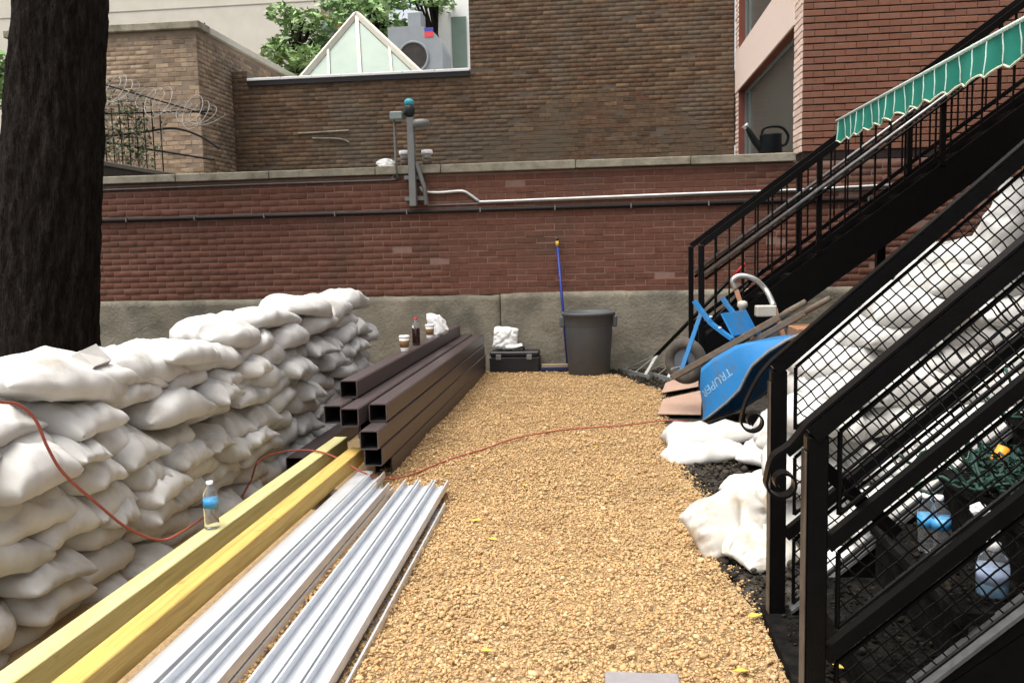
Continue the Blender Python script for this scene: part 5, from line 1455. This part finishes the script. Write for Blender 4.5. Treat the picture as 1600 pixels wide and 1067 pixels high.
# cardboard and tarp
cb = thing('cardboard_sheet', 'torn flat cardboard sheet on the ground left of the wheelbarrow', 'cardboard', (.7, 7.6, 0))
def slab_poly(ps, z0, z1, tilt=0):
    n_ = len(ps); V = [(x, y, z0 + tilt * i) for i, (x, y) in enumerate(ps)] + [(x, y, z1 + tilt * i) for i, (x, y) in enumerate(ps)]
    return V, [tuple(range(n_ - 1, -1, -1)), tuple(range(n_, 2 * n_))] + [(i, (i + 1) % n_, n_ + (i + 1) % n_, n_ + i) for i in range(n_)]
g1 = [G(1028, 654)[:2], G(1095, 655)[:2], G(1097, 616)[:2], G(1036, 630)[:2]]
V, F = slab_poly(g1, .035, .041); obj('sheet', V, F, M_card, cb)
g2 = [G(1034, 622)[:2], G(1096, 612)[:2], G(1098, 598)[:2], G(1060, 600)[:2], G(1040, 610)[:2]]
V, F = slab_poly(g2, .046, .052, .006); obj('sheet', V, F, M_card, cb)
bxx = thing('cardboard_box', 'brown cardboard box between wheelbarrow handles and the right heap', 'box', (1.8, 6.4, 0))
a = PY(1246, 514, 6.6); b = PY(1308, 560, 6.6)
MB().box((a[0], 6.6, .02), (b[0] + .05, 7.0, a[2]), .006).build('carton', M_cardbox, bxx)
MB().box((a[0] + .02, 6.42, a[2] - .06), (b[0], 6.598, a[2] - .05)).build('flap', M_cardbox, bxx)
tp = thing('green_tarp', 'dark green tarpaulin heap in shade under the back stairs', 'tarpaulin', (2.7, 7.6, 0))
V = []; F = []; nu, nv = 26, 18
for i in range(nu + 1):
    for j in range(nv + 1):
        u, v = i / nu, j / nv
        x = 1.85 + 1.9 * u; y = 7.1 + 1.1 * v
        z = .03 + 1.12 * (math.sin(math.pi * min(1, max(0, u * .97 + .02))) ** .35) * (math.sin(math.pi * (v * .9 + .05)) ** .5) * (.9 + .07 * math.sin(9 * u + 3 * v) + .05 * math.sin(13 * v - 4 * u))
        V.append((x, y, z))
w = nv + 1
for i in range(nu):
    for j in range(nv): F.append((i * w + j, (i + 1) * w + j, (i + 1) * w + j + 1, i * w + j + 1))
obj('sheet', V, F, M_tarp, tp, True)

# stone slab corner at the bottom edge of the picture
a = G(945, 1050, .04); b = G(1060, 1052, .04)
o = MB().box((a[0], a[1] - .34, .012), (b[0], a[1], .045), .004).build('paving_slab', M_slab); tag(o, 'grey flat slab lying on gravel at the bottom edge', 'slab')

# fallen leaves
rg = np.random.default_rng(71)
spots_ = [(800, 605, 0.03), (990, 605, .03), (745, 815, .03), (770, 845, .03), (1158, 1052, .03), (760, 1020, .03), (1180, 965, .03), (700, 742, .03), (1310, 1045, .075), (1060, 745, .03), (930, 700, .03), (820, 760, .03)]
wh_ = ['far down the gravel by the tubes', 'on gravel beside the rakes', 'in the middle of the gravel', 'just below the mid gravel', 'on gravel close to the stair foot', 'on gravel near the bottom edge', 'on the soil at the rear stair post', 'beside the steel tube ends', 'on the stair foot plate', 'at the gravel edge by the flat sandbag', 'beyond the red hose', 'on the gravel between tubes and torn sack']
for (px, py, z), wtxt in zip(spots_, wh_):
    p = G(px, py, z); a = rg.uniform(0, 6.28); s_ = rg.uniform(.016, .026)
    V = []
    for k_, (u, v) in enumerate([(-1.2, 0), (-.5, .5), (.3, .55), (1.2, 0), (.3, -.5), (-.5, -.45)]):
        V.append((p[0] + s_ * (u * math.cos(a) - v * math.sin(a)), p[1] + s_ * (u * math.sin(a) + v * math.cos(a)), z + .008 + .006 * abs(v) + .004 * rg.random()))
    V += [(x, y, zz - .0015) for x, y, zz in V]
    F = [(0, 3, 2, 1), (0, 5, 4, 3), (6, 7, 8, 9), (6, 9, 10, 11)] + [(k_, (k_ + 1) % 6, 6 + (k_ + 1) % 6, 6 + k_) for k_ in range(6)]
    o = obj('fallen_leaf', V, F, M_yleaf); tag(o, 'small yellow fallen leaf ' + wtxt, 'leaf', 'fallen leaves')
